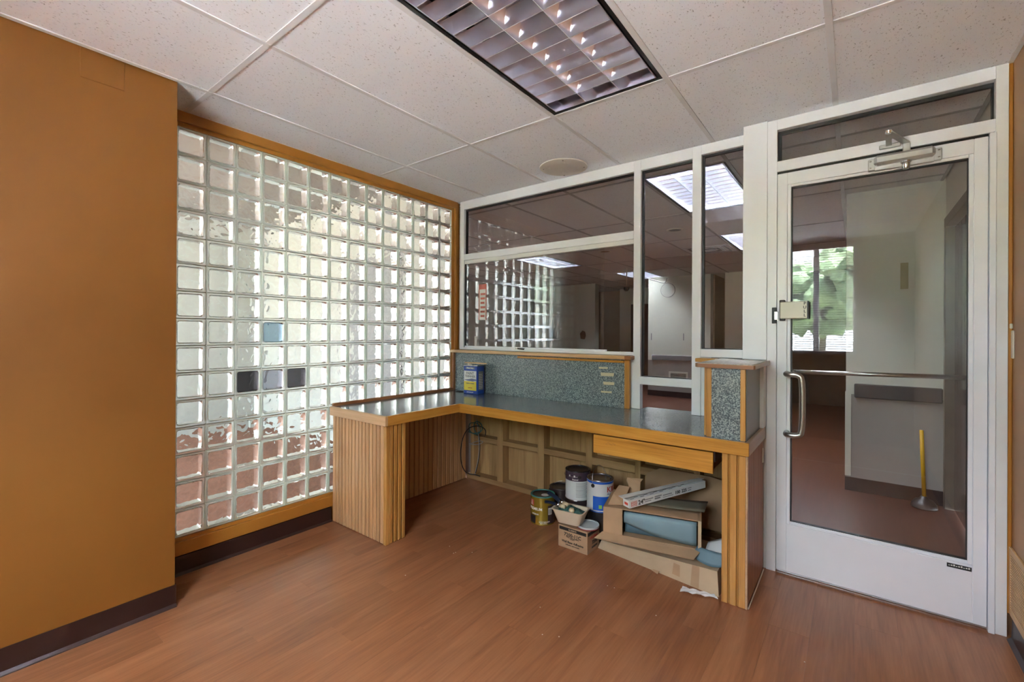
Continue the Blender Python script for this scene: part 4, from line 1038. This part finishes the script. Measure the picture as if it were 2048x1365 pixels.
# paint cans
def can(name, label, x, y, z, R, H, body, top, lid='can_metal', rim='can_metal', handle=None, group='paint cans under the counter', open_top=False):
    t = thing(name, label, 'paint can', (x, y, z), group=group)
    lathe('can_body', [(0, 0.003), (R - 0.003, 0.003), (R, 0.0), (R + 0.0015, 0.003), (R, 0.007), (R, H - 0.008)], body, t, (x, y, z), 40)
    lathe('top_rim', [(R, H - 0.008), (R + 0.002, H - 0.004), (R, H), (R - 0.010, H), (R - 0.012, H - 0.004)], rim, t, (x, y, z), 40)
    lathe('lid', [(R - 0.012, H - 0.004), (R - 0.016, H - 0.008), (R - 0.020, H - 0.004), (R - 0.026, H - 0.006), (0, H - 0.006)], lid, t, (x, y, z), 40)
    if handle: 
        a, up, lean = handle
        dx, dy = math.cos(a), math.sin(a); R2 = R + 0.003
        P = []
        for k in range(13):
            s = PI * k / 12
            P.append((x + R2 * math.cos(s) * dx - lean * math.sin(s) * dy, y + R2 * math.cos(s) * dy + lean * math.sin(s) * dx, z + H - 0.035 + up * math.sin(s)))
        bh = tube('bail_handle', P, 0.0016, 'steel_satin', t, 6)
        for s in (0, PI):
            o = lathe('handle_ear', [(0, 0), (0.012, 0), (0.012, 0.004), (0, 0.006)], 'can_black', bh, (x + (R + 0.0005) * math.cos(a + s), y + (R + 0.0005) * math.sin(a + s), z + H - 0.035), 14)
            o.rotation_euler = (0, PI / 2, a + s)
    return t
def band(par, x, y, z, R, z0, z1, mt, a0, a1, nm='label_band'):
    return lathe(nm, [(R + 0.0008, z0), (R + 0.0008, z1)], mt, par, (x, y, z), 28, a0, a1)
CR, CH = 0.083, 0.19
def toward(x, y): return math.atan2(-y, -x)         # direction from a can to the camera
def can_text(par, x, y, z, body, size, zz, mt, off): 
    a = toward(x, y) + off
    return text('lettering', body, size, mt, par, (x, y, z), (1, 0, 0), (0, 1, 0), bend=(CR + 0.0016, a, zz))
# gold
gx, gy = -1.705, 2.595
g = can('paint_can', 'gold gallon paint can with black lid nearest the open floor', gx, gy, 0, CR, CH, 'can_gold', None, 'can_black', 'can_teal')
a = toward(gx, gy)
band(g, gx, gy, 0, CR, 0.008, 0.06, 'can_black', a - 1.5, a - 0.62); band(g, gx, gy, 0, CR, 0.008, 0.13, 'can_brown', a + 0.42, a + 1.25, 'text_panel')
band(g, gx, gy, 0, CR + 0.0004, 0.07, 0.115, 'print_white', a + 0.46, a + 0.80, 'barcode_label')
for k in range(7): band(g, gx, gy, 0, CR + 0.0008, 0.074, 0.108, 'print_black', a + 0.49 + k * 0.04, a + 0.505 + k * 0.04, 'barcode_bar')
band(g, gx, gy, 0, CR, 0.125, 0.165, 'print_red', a - 1.25, a - 0.80, 'emblem')
for k in range(4): band(g, gx, gy, 0, CR + 0.0004, 0.13 + k * 0.009, 0.134 + k * 0.009, 'print_white', a - 1.18 + 0.04 * k, a - 0.88 - 0.03 * k, 'emblem_mark')
can_text(g, gx, gy, 0, 'PREMIUM', 0.026, 0.098, 'print_white', -1.30)
can_text(g, gx, gy, 0, 'INTERIOR', 0.012, 0.068, 'print_white', -0.95)
can_text(g, gx, gy, 0, 'ONE GALLON', 0.012, 0.020, 'print_white', -0.30)
can_text(g, gx, gy, 0, 'NET 3.78 L', 0.010, 0.010, 'print_white', -0.22)
lathe('lid_sticker', [(0, CH - 0.0050), (0.026, CH - 0.0050)], 'print_white', g, (gx + 0.025, gy - 0.01, 0), 20)
# purple over a lower can
px_, py_ = -1.485, 2.69
can('paint_can', 'dusty dark gallon can carrying the purple and white can', px_ - 0.004, py_, 0, CR, CH, 'can_brown', None, 'can_metal')
p_ = can('paint_can', 'purple and white gallon paint can on top of a dusty one', px_, py_, CH, CR, CH, 'can_white', None, 'can_black', 'can_black', handle=(2.2, -0.004, 0.09))
a = toward(px_, py_)
band(p_, px_, py_, CH, CR, 0.125, 0.182, 'can_purple', 0, 2 * PI)
for k in range(11):
    band(p_, px_, py_, CH, CR, 0.022 + k * 0.009, 0.0245 + k * 0.009, 'print_grey', a - 0.15, a + 0.95 - 0.12 * (k % 3), 'small_print')
for k in range(3): band(p_, px_, py_, CH, CR + 0.0005, 0.150, 0.164, 'print_white', a - 0.75 + 0.42 * k, a - 0.63 + 0.42 * k, 'white_icon')
can_text(p_, px_, py_, CH, 'Enamel', 0.014, 0.132, 'print_white', -0.45)
# blue and white over a lower can
kx, ky = -1.283, 2.615
can('paint_can', 'black gallon can with blue rim under the blue and white can', kx, ky, 0, CR, CH, 'can_black', None, 'can_blue', 'can_blue')
k_ = can('paint_can', 'blue and white primer can with wire handle raised', kx, ky, CH, CR, CH, 'can_white', None, 'can_metal', 'can_metal', handle=(toward(kx, ky) - 0.55 + 0.0, 0.105, -0.02))
a = toward(kx, ky)
band(k_, kx, ky, CH, CR, 0.168, 0.181, 'can_blue', 0, 2 * PI)
band(k_, kx, ky, CH, CR, 0.006, 0.092, 'can_blue', a - 0.55, a + 2.2, 'blue_field')
band(k_, kx, ky, CH, CR + 0.0004, 0.018, 0.040, 'label_green', a - 0.10, a + 0.14, 'green_seal')
can_text(k_, kx, ky, CH, 'KILZ', 0.048, 0.120, 'print_red', 0.50)
can_text(k_, kx, ky, CH, 'ALL-PURPOSE', 0.019, 0.102, 'label_slate', 0.52)
can_text(k_, kx, ky, CH, 'Primer', 0.013, 0.070, 'print_white', 0.62)
band(k_, kx, ky, CH, CR + 0.0004, 0.046, 0.058, 'print_white', a + 0.42, a + 0.5, 'swirl_mark')
# dark cans at the back
can('paint_can', 'dark brown can with scuffed lid left of the purple can', -1.682, 2.800, 0, CR, CH, 'can_brown', None, 'can_black', 'can_brown', handle=(0.3, 0.05, 0.06))
can('paint_can', 'dark can half hidden behind the purple can by the studs', -1.510, 2.862, 0, 0.075, CH + 0.02, 'can_brown', None, 'can_metal', 'can_brown')

# adhesive box
bx = thing('adhesive_box', 'small brown wall base adhesive box on the floor', 'box', (-1.33, 2.425, 0), rz=-0.02)
box('box_body', (-0.1, -0.075, 0), (0.1, 0.075, 0.132), 'cardboard', bx, 0.0015)
kb_ = box('black_band', (-0.092, -0.0758, 0.105), (0.092, -0.0745, 0.124), 'print_black', bx)
box('black_band', (0.0995, -0.07, 0.105), (0.1008, 0.07, 0.124), 'print_black', bx)
for body, sz, zz in (('ROBERTS', 0.013, 0.110), ('7200-11C', 0.029, 0.074), ('WALL BASE ADHESIVE', 0.0085, 0.066), ('ADHESIVO', 0.0065, 0.059), ('Wall Base Adhesive', 0.0185, 0.034), ('Adhesivo para zocalo', 0.011, 0.020)):
    text('lettering', body, sz, 'cardboard_pale' if body == 'ROBERTS' else 'print_black', kb_ if body == 'ROBERTS' else bx, (0, -0.0762, zz), (1, 0, 0), (0, 0, 1), align='CENTER')
text('lettering', 'Wall Base', 0.022, 'print_red', bx, (0.1012, 0, 0.080), (0, 1, 0), (0, 0, 1), align='CENTER')
text('lettering', '7200', 0.030, 'print_black', bx, (0.1012, 0.01, 0.045), (0, 1, 0), (0, 0, 1), align='CENTER')
text('lettering', 'ADHESIVE', 0.015, 'print_black', bx, (0.1012, 0.01, 0.022), (0, 1, 0), (0, 0, 1), align='CENTER')
for k, (lo, hi) in enumerate((((-0.1, -0.075), (0.1, -0.0735)), ((0.0985, -0.0735), (0.1, 0.0735)))):
    pass
# tub lid on the box
tl = thing('tub_lid', 'round pale lid with red rim lying on the adhesive box', 'lid', (-1.268, 2.425, 0.132))
lathe('lid_disc', [(0, 0.012), (0.058, 0.012), (0.060, 0.016), (0.066, 0.016), (0.067, 0.002), (0, 0.002)], 'lid_pale', tl, (-1.268, 2.425, 0.134), 36)
lathe('red_rim', [(0.0675, 0.0), (0.0675, 0.006), (0.066, 0.006)], 'lid_red', tl, (-1.268, 2.425, 0.1335), 36)
# paint tub with brushes
tb = thing('paint_tub', 'cream plastic paint tub holding rags and brushes on the adhesive box', 'tub', (-1.365, 2.385, 0.150), rz=0.12)
def frustum(nm, w0, d0, w1, d1, z0, z1, th_, mt, par):
    def rg(w, d, z): return [(x, y, z) for x, y in rr2(w, d)]
    def rr2(w, d, rad=0.02, n=3):
        pts = []
        for cx, cy, a in ((1, 1, 0), (-1, 1, 90), (-1, -1, 180), (1, -1, 270)):
            for k in range(n + 1):
                t = math.radians(a + 90 * k / n); pts.append((cx * (w - rad) + rad * math.cos(t), cy * (d - rad) + rad * math.sin(t)))
        return pts
    rings = [rg(w0, d0, z0), rg(w1, d1, z1), rg(w1 + 0.006, d1 + 0.006, z1 + 0.001), rg(w1 + 0.006, d1 + 0.006, z1 + 0.005), rg(w1 - th_, d1 - th_, z1 + 0.004), rg(w0 - th_, d0 - th_, z0 + th_)]
    n = len(rings[0]); vs = [p for R_ in rings for p in R_]
    fs = [(i * n + k, i * n + (k + 1) % n, (i + 1) * n + (k + 1) % n, (i + 1) * n + k) for i in range(len(rings) - 1) for k in range(n)]
    fs.append(tuple(range(n))[::-1]); fs.append(tuple(range((len(rings) - 1) * n, len(rings) * n)))
    me = mesh_of(vs, fs); o = link(nm, me, mt, par); autosmooth(me); return o
frustum('tub_shell', 0.070, 0.045, 0.098, 0.062, 0.0, 0.078, 0.004, 'tray_cream', tb)
rg_ = thing('rag', 'crumpled dark green rag heaped in the cream tub', 'rag', (-1.35, 2.385, 0.2))
grid = []
rn = random.Random(3)
for i in range(9):
    rowp = []
    for j in range(13):
        xx, yy = -0.078 + 0.156 * j / 12, -0.046 + 0.092 * i / 8
        hh = 0.030 * (1 - (xx / 0.085) ** 2) * (1 - (yy / 0.055) ** 2)
        rowp.append((-1.36 + xx, 2.388 + yy, 0.205 + hh + rn.uniform(-0.006, 0.010)))
    grid.append(rowp)
sheet('rag_cloth', grid, 0.004, 'cloth_green', rg_)
kb = thing('cotton_ball', 'cream wad of cotton on the green rag', 'cotton', (-1.335, 2.345, 0.232))
lathe('wad', [(0, -0.016), (0.012, -0.012), (0.018, 0.0), (0.013, 0.012), (0, 0.017)], 'bristle_cream', kb, (-1.335, 2.345, 0.238), 14)
def brush(label, a, b, c, w):
    t = thing('paint_brush', label, 'brush', a, group='brushes in the cream tub')
    a, b, c = Vector(a), Vector(b), Vector(c)
    tube('handle', [a, a.lerp(b, 0.4) + Vector((0, 0, 0.004)), b], w * 0.5, 'brush_navy', t, 10, sub=1)
    tube('ferrule', [b, b.lerp(c, 0.35)], w * 0.62, 'chrome', t, 10)
    tube('bristles', [b.lerp(c, 0.35), c], w * 0.58, 'bristle_cream', t, 10)
brush('navy handled brush leaning over the gold can side', (-1.560, 2.44, 0.268), (-1.440, 2.40, 0.248), (-1.385, 2.385, 0.242), 0.026)
brush('dark brush standing lower at the tub corner', (-1.555, 2.40, 0.222), (-1.452, 2.365, 0.240), (-1.385, 2.352, 0.244), 0.020)

# ---- cardboard heap
def zpt(u_, v_, z): return at(u_, v_, 2, z)
# long flattened carton on the floor
fc = thing('flattened_carton', 'long pale flattened carton lying lowest in the heap', 'carton', (-0.9, 2.45, 0))
v8 = [(-1.225, 2.470, 0.0), (-0.525, 2.372, 0.0), (-0.520, 2.70, 0.0), (-1.05, 2.86, 0.0),
      (-1.205, 2.475, 0.050), (-0.535, 2.385, 0.118), (-0.530, 2.70, 0.118), (-1.06, 2.85, 0.060)]
cc_ = [sum(v[k] for v in v8) / 8 for k in range(3)]
link('carton_body', mesh_of([[v[k] - cc_[k] for k in range(3)] for v in v8], [(0, 1, 2, 3), (4, 5, 6, 7), (0, 1, 5, 4), (1, 2, 6, 5), (2, 3, 7, 6), (3, 0, 4, 7)]), 'cardboard_pale', fc, cc_)
def on_front(s, t, off=0.001):
    A = Vector(v8[0]).lerp(Vector(v8[1]), s); B = Vector(v8[4]).lerp(Vector(v8[5]), s)
    return A.lerp(B, t) + Vector((-0.14, -0.99, 0.05)) * off
poly_thick('tape_patch', [on_front(0.80, 0.02), on_front(0.86, 0.0), on_front(0.87, 0.98), on_front(0.815, 1.0)], 0.0008, 'cardboard', fc)
poly_thick('label_patch', [on_front(0.66, 0.25), on_front(0.72, 0.22), on_front(0.72, 0.80), on_front(0.67, 0.86)], 0.0008, 'cardboard', fc)
poly_thick('torn_scrap', [on_front(0.50, 0.0, 0.006), on_front(0.56, 0.0, 0.02), on_front(0.565, 0.16, 0.012), on_front(0.51, 0.12, 0.006)], 0.002, 'cardboard', fc)
# crumpled paper
cp = thing('paper_scrap', 'crumpled white paper strip on the floor by the right post', 'paper', (-0.6, 2.33, 0))
pg = []
for i in range(4):
    pg.append([])
    for j in range(10):
        s, t = j / 9, i / 3
        A = Vector((-0.690, 2.300, 0.003)).lerp(Vector((-0.690, 2.345, 0.005)), t); B = Vector((-0.522, 2.348, 0.003)).lerp(Vector((-0.545, 2.368, 0.006)), t)
        q = A.lerp(B, s); q.z += 0.007 * abs(math.sin(j * 2.1 + i * 1.7)); pg[-1].append(q)
sheet('paper_sheet', pg, 0.0008, 'paper_white', cp, smooth=False)
# carton with blue foam
A0, A1 = Vector((-1.115, 2.315, 0)), Vector((-0.625, 2.440, 0))       # front edge of the open carton
dx = (A1 - A0).normalized(); dy = Vector((-dx.y, dx.x, 0)); Wd = (A1 - A0).length; Dp = 0.30
ZL, ZH = 0.175, 0.325
oc = thing('open_carton', 'open brown carton with a window cut in its front', 'carton', A0 + (A1 - A0) * 0.5 + dy * 0.15 + Vector((0, 0, ZL)))
def loc(s, d, z): return A0 + dx * s + dy * d + Vector((0, 0, z))
def slab(nm, s0, s1, d0, d1, z0, z1, mt, par):
    P = [loc(s, d, z) for z in (z0, z1) for s, d in ((s0, d0), (s1, d0), (s1, d1), (s0, d1))]
    c = sum(P, Vector()) / 8
    return link(nm, mesh_of([p - c for p in P], [(0, 1, 2, 3), (7, 6, 5, 4), (0, 4, 5, 1), (1, 5, 6, 2), (2, 6, 7, 3), (3, 7, 4, 0)]), mt, par, c)
k = 0.004
slab('carton_top', 0, Wd, 0, Dp, ZH - k, ZH, 'cardboard', oc)
slab('carton_bottom', 0, Wd, 0, Dp, ZL, ZL + k, 'cardboard', oc)
slab('carton_side', 0, k, 0, Dp, ZL + k, ZH - k, 'cardboard', oc)
slab('carton_side', Wd - k, Wd, 0, Dp, ZL + k, ZH - k, 'cardboard', oc)
slab('carton_back', k, Wd - k, Dp - k, Dp, ZL + k, ZH - k, 'cardboard', oc)
slab('front_flap', 0, 0.105, -k, 0, ZL + 0.002, ZH - 0.002, 'cardboard', oc)
slab('front_edge', Wd - 0.016, Wd, -k, 0, ZL - 0.01, ZH, 'cardboard_pale', oc)
poly_thick('lower_flap', [loc(-0.005, -0.002, ZL + 0.006), loc(Wd, -0.002, ZL - 0.004), loc(Wd - 0.035, -0.072, ZL - 0.024), loc(-0.040, -0.05, ZL - 0.016)], 0.004, 'cardboard', oc)
poly_thick('upper_flap', [loc(0.11, -0.001, ZH + 0.001), loc(Wd - 0.01, -0.001, ZH + 0.001), loc(Wd - 0.02, 0.07, ZH + 0.008), loc(Wd - 0.06, 0.08, ZH + 0.009), loc(0.30, 0.04, ZH + 0.006)], 0.003, 'cardboard', oc)
poly_thick('torn_flap', [loc(0.02, 0.03, ZH + 0.002), loc(0.10, 0.04, ZH + 0.010), loc(0.12, 0.16, ZH + 0.075), loc(0.06, 0.15, ZH + 0.080), loc(0.04, 0.09, ZH + 0.050)], 0.003, 'cardboard', oc)
poly_thick('torn_tab', [loc(0.10, 0.18, ZH + 0.03), loc(0.17, 0.19, ZH + 0.03), loc(0.175, 0.21, ZH + 0.095), loc(0.19, 0.21, ZH + 0.115), loc(0.10, 0.20, ZH + 0.115), loc(0.095, 0.20, ZH + 0.095), loc(0.11, 0.19, ZH + 0.07)], 0.003, 'cardboard', oc)
bf = thing('foam_sheet', 'folded blue grey foam sheet inside the open carton', 'foam', loc(0.3, 0.1, ZL + k))
gr = []
for i in range(6):
    t = i / 5; gr.append([])
    for j in range(14):
        s = 0.112 + (Wd - 0.135) * j / 13; q = j / 13
        top = ZH - 0.014 - 0.012 * (1 - q) ** 2 * (1 if t < 0.1 else 0.3)
        bot = ZL + 0.012 + 0.062 * (1 - q) ** 2
        gr[-1].append(loc(s, 0.012 + 0.02 * math.sin(t * PI) * -0.5 + 0.004 * (1 - q), bot + (top - bot) * t))
sheet('foam_front', gr, 0.006, 'blue_foam', bf)
gr = []
for i in range(4):
    t = i / 3; gr.append([])
    for j in range(12):
        s = 0.112 + (Wd - 0.2) * j / 11
        gr[-1].append(loc(s, 0.050 + 0.015 * t, ZL + 0.008 + 0.11 * t))
sheet('foam_fold', gr, 0.006, 'blue_foam_dark', bf)
# olive card and back flap lying on the carton
ol = thing('olive_card', 'dark olive sheet lying on the open carton', 'card', loc(0.35, 0.15, ZH + 0.03))
gr = []
for i in range(5):
    t = i / 4; gr.append([])
    for j in range(9):
        q = j / 8
        gr[-1].append(loc(0.22 + 0.30 * q + 0.02 * t, 0.060 + 0.02 * math.sin(q * PI) * -1 + 0.17 * t * (0.8 + 0.3 * q), ZH + 0.021 + 0.006 * q + 0.007 * math.sin(q * 3 + t)))
sheet('card_sheet', gr, 0.003, 'olive_card', ol)
bk = thing('carton_panel', 'tan carton panel leaning at the back of the heap', 'carton', (-0.95, 2.80, 0.2))
poly_thick('panel', [(-1.10, 2.865, 0.12), (-0.53, 2.865, 0.12), (-0.53, 2.900, 0.405), (-0.70, 2.905, 0.425), (-1.0, 2.905, 0.42), (-1.09, 2.900, 0.37)], 0.005, 'cardboard_edge', bk)
# film box
fb = thing('film_box', 'long white printed wrap box lying across the cartons', 'box', (-0.95, 2.5, 0.36))
F0, F1 = zpt(1259, 1018, 0.352), zpt(1411, 976, 0.388)
fd = (F1 - F0).normalized(); fs_ = Vector((-fd.y, fd.x, 0)).normalized(); fu = fd.cross(fs_) * -1
fu = fs_.cross(fd) * -1 if fs_.cross(fd).z < 0 else fs_.cross(fd)
FL = (F1 - F0).length; FW, FHt = 0.052, 0.040
def fbx(nm, l0, l1, w0, w1, h0, h1, mt):
    P = [F0 + fd * l + fs_ * w + fu * h for h in (h0, h1) for l, w in ((l0, w0), (l1, w0), (l1, w1), (l0, w1))]
    c = sum(P, Vector()) / 8
    return link(nm, mesh_of([p - c for p in P], [(0, 1, 2, 3), (7, 6, 5, 4), (0, 4, 5, 1), (1, 5, 6, 2), (2, 6, 7, 3), (3, 7, 4, 0)]), mt, fb, c)
fbx('box_body', 0, FL, 0, FW, 0, FHt, 'box_white')
e = 0.0006
fbx('end_print', -e, 0, 0.012, 0.040, 0.012, 0.026, 'print_red')
rl_ = fbx('red_logo', 0.012, 0.052, -e, 0, 0.006, 0.032, 'print_red')
for q in range(4): fbx('logo_line', 0.014, 0.050, -2 * e, -e, 0.009 + q * 0.006, 0.0115 + q * 0.006, 'print_white')
text('lettering', '24"', 0.034, 'print_black', fb, F0 + fd * 0.060 + fu * 0.008 - fs_ * 0.0008, fd, fu)
text('lettering', '100', 0.026, 'print_black', fb, F0 + fd * 0.322 + fu * 0.010 - fs_ * 0.0008, fd, fu)
text('lettering', '225', 0.026, 'print_black', fb, F0 + fd * 0.372 + fu * 0.010 - fs_ * 0.0008, fd, fu)
for q, (l0, l1, h0, h1) in enumerate(((0.105, 0.165, 0.022, 0.027), (0.105, 0.15, 0.012, 0.016), (0.175, 0.225, 0.024, 0.030), (0.175, 0.215, 0.012, 0.020), (0.235, 0.30, 0.020, 0.025), (0.235, 0.31, 0.010, 0.013), (0.42, 0.448, 0.022, 0.026), (0.42, 0.445, 0.010, 0.014))):
    fbx('small_print', l0, l1, -e, 0, h0, h1, 'print_grey')
for q in range(12): fbx('small_print', 0.02 + 0.034 * q, 0.046 + 0.034 * q, 0.012 + 0.012 * (q % 2), 0.018 + 0.012 * (q % 2), FHt, FHt + e, 'print_grey')
P = [F0 + fd * l + fs_ * w + fu * h for l, w, h in ((-0.03, FW, FHt + 0.018), (FL, FW, FHt + 0.002), (FL, FW * 0.15, FHt + 0.010), (-0.03, FW * 0.25, FHt + 0.016))]
poly_thick('box_lid', P, 0.001, 'box_white', fb)
# white and blue curved sheets poking out at the right
wf = thing('foam_sheet', 'white curved foam piece between cartons and right post', 'foam', (-0.55, 2.45, 0.12))
gr = []
for i in range(6):
    t = i / 5; gr.append([])
    for j in range(8):
        q = j / 7
        gr[-1].append((-0.612 + 0.100 * q, 2.43 + 0.10 * t + 0.03 * q, 0.190 - 0.03 + 0.045 * math.sin(t * PI * 0.55) * (0.3 + 0.7 * q) + 0.030 * t - 0.012 * (1 - q)))
sheet('white_sheet', gr, 0.004, 'white_foam', wf)
bf2 = thing('foam_sheet', 'dark blue curved foam sheet low beside the right post', 'foam', (-0.57, 2.43, 0.1))
gr = []
for i in range(6):
    t = i / 5; gr.append([])
    for j in range(8):
        q = j / 7
        gr[-1].append((-0.665 + 0.150 * q + 0.02 * t, 2.412 + 0.030 * t - 0.01 * math.sin(q * PI), 0.146 - 0.022 * math.sin(q * PI * 0.8) * (1 - t) + 0.045 * t))
sheet('blue_sheet', gr, 0.005, 'blue_foam_dark', bf2)

# cables under the counter
kc = thing('cable_bundle', 'looped black and grey cables hanging on the stud wall', 'cable', (-2.65, 2.93, 0.05))
cy_ = 2.928
def cp_(u_, v_, y=cy_): return at(u_, v_, 1, y)
tube('black_loop', [cp_(970.5, 872), cp_(972, 862), cp_(966, 855), cp_(953, 852), cp_(940, 855, 2.90), cp_(930, 865, 2.84), cp_(923, 885, 2.80), cp_(920.5, 910, 2.79), cp_(923, 930, 2.80), cp_(929, 943, 2.84), cp_(936, 948, 2.89), cp_(950, 950), cp_(960, 953)], 0.0042, 'cable_black', kc, 8, sub=2)
tube('grey_cable', [cp_(952.5, 838), cp_(955, 850), cp_(957, 870, 2.934), cp_(958.5, 890), cp_(957, 915), cp_(953, 935), cp_(949, 951)], 0.0032, 'cable_grey', kc, 8, sub=2)
tube('black_cable', [cp_(955, 842, 2.934), cp_(957, 865, 2.936), cp_(960, 885), cp_(960, 905), cp_(956, 930), cp_(951, 947)], 0.0030, 'cable_black', kc, 8, sub=2)
tube('teal_coil', [cp_(937, 864), cp_(947, 868), cp_(958, 866), cp_(966, 860), cp_(962, 846), cp_(950, 842), cp_(947, 855), cp_(952, 868), cp_(962, 866), cp_(958, 848), cp_(942, 845), cp_(937, 852), cp_(940, 866), cp_(956, 870)], 0.0042, 'cable_teal', kc, 8, sub=2)
tube('blue_coil', [cp_(938, 888), cp_(950, 891), cp_(962, 888), cp_(967, 884), cp_(958, 882), cp_(944, 887), cp_(940, 889), cp_(955, 890)], 0.0030, 'cable_grey', kc, 8, sub=2)
# crumbs on the floor
rr_ = random.Random(11)
for q in range(12):
    u_, v_ = rr_.choice(((700, 1135), (722, 1130), (960, 1265), (1110, 1270), (1190, 1287), (1085, 1210), (870, 1105), (915, 1100), (1250, 1180), (1300, 1230), (1600, 1330), (800, 1150)))
    c = zpt(u_ + rr_.uniform(-40, 40), v_ + rr_.uniform(-8, 8), 0)
    if c.x < -2.75: continue
    o = lathe('paint_flake', [(0, 0.0), (0.003, 0.0), (0.0022, 0.0015), (0, 0.0016)], 'print_white', None, c, 5, smooth=False)
    tag(o, 'tiny white paint flake fallen on the plank floor', 'flake', 'paint flakes on the floor')
for o in C.objects:
    if '_rot' in o: del o['_rot']
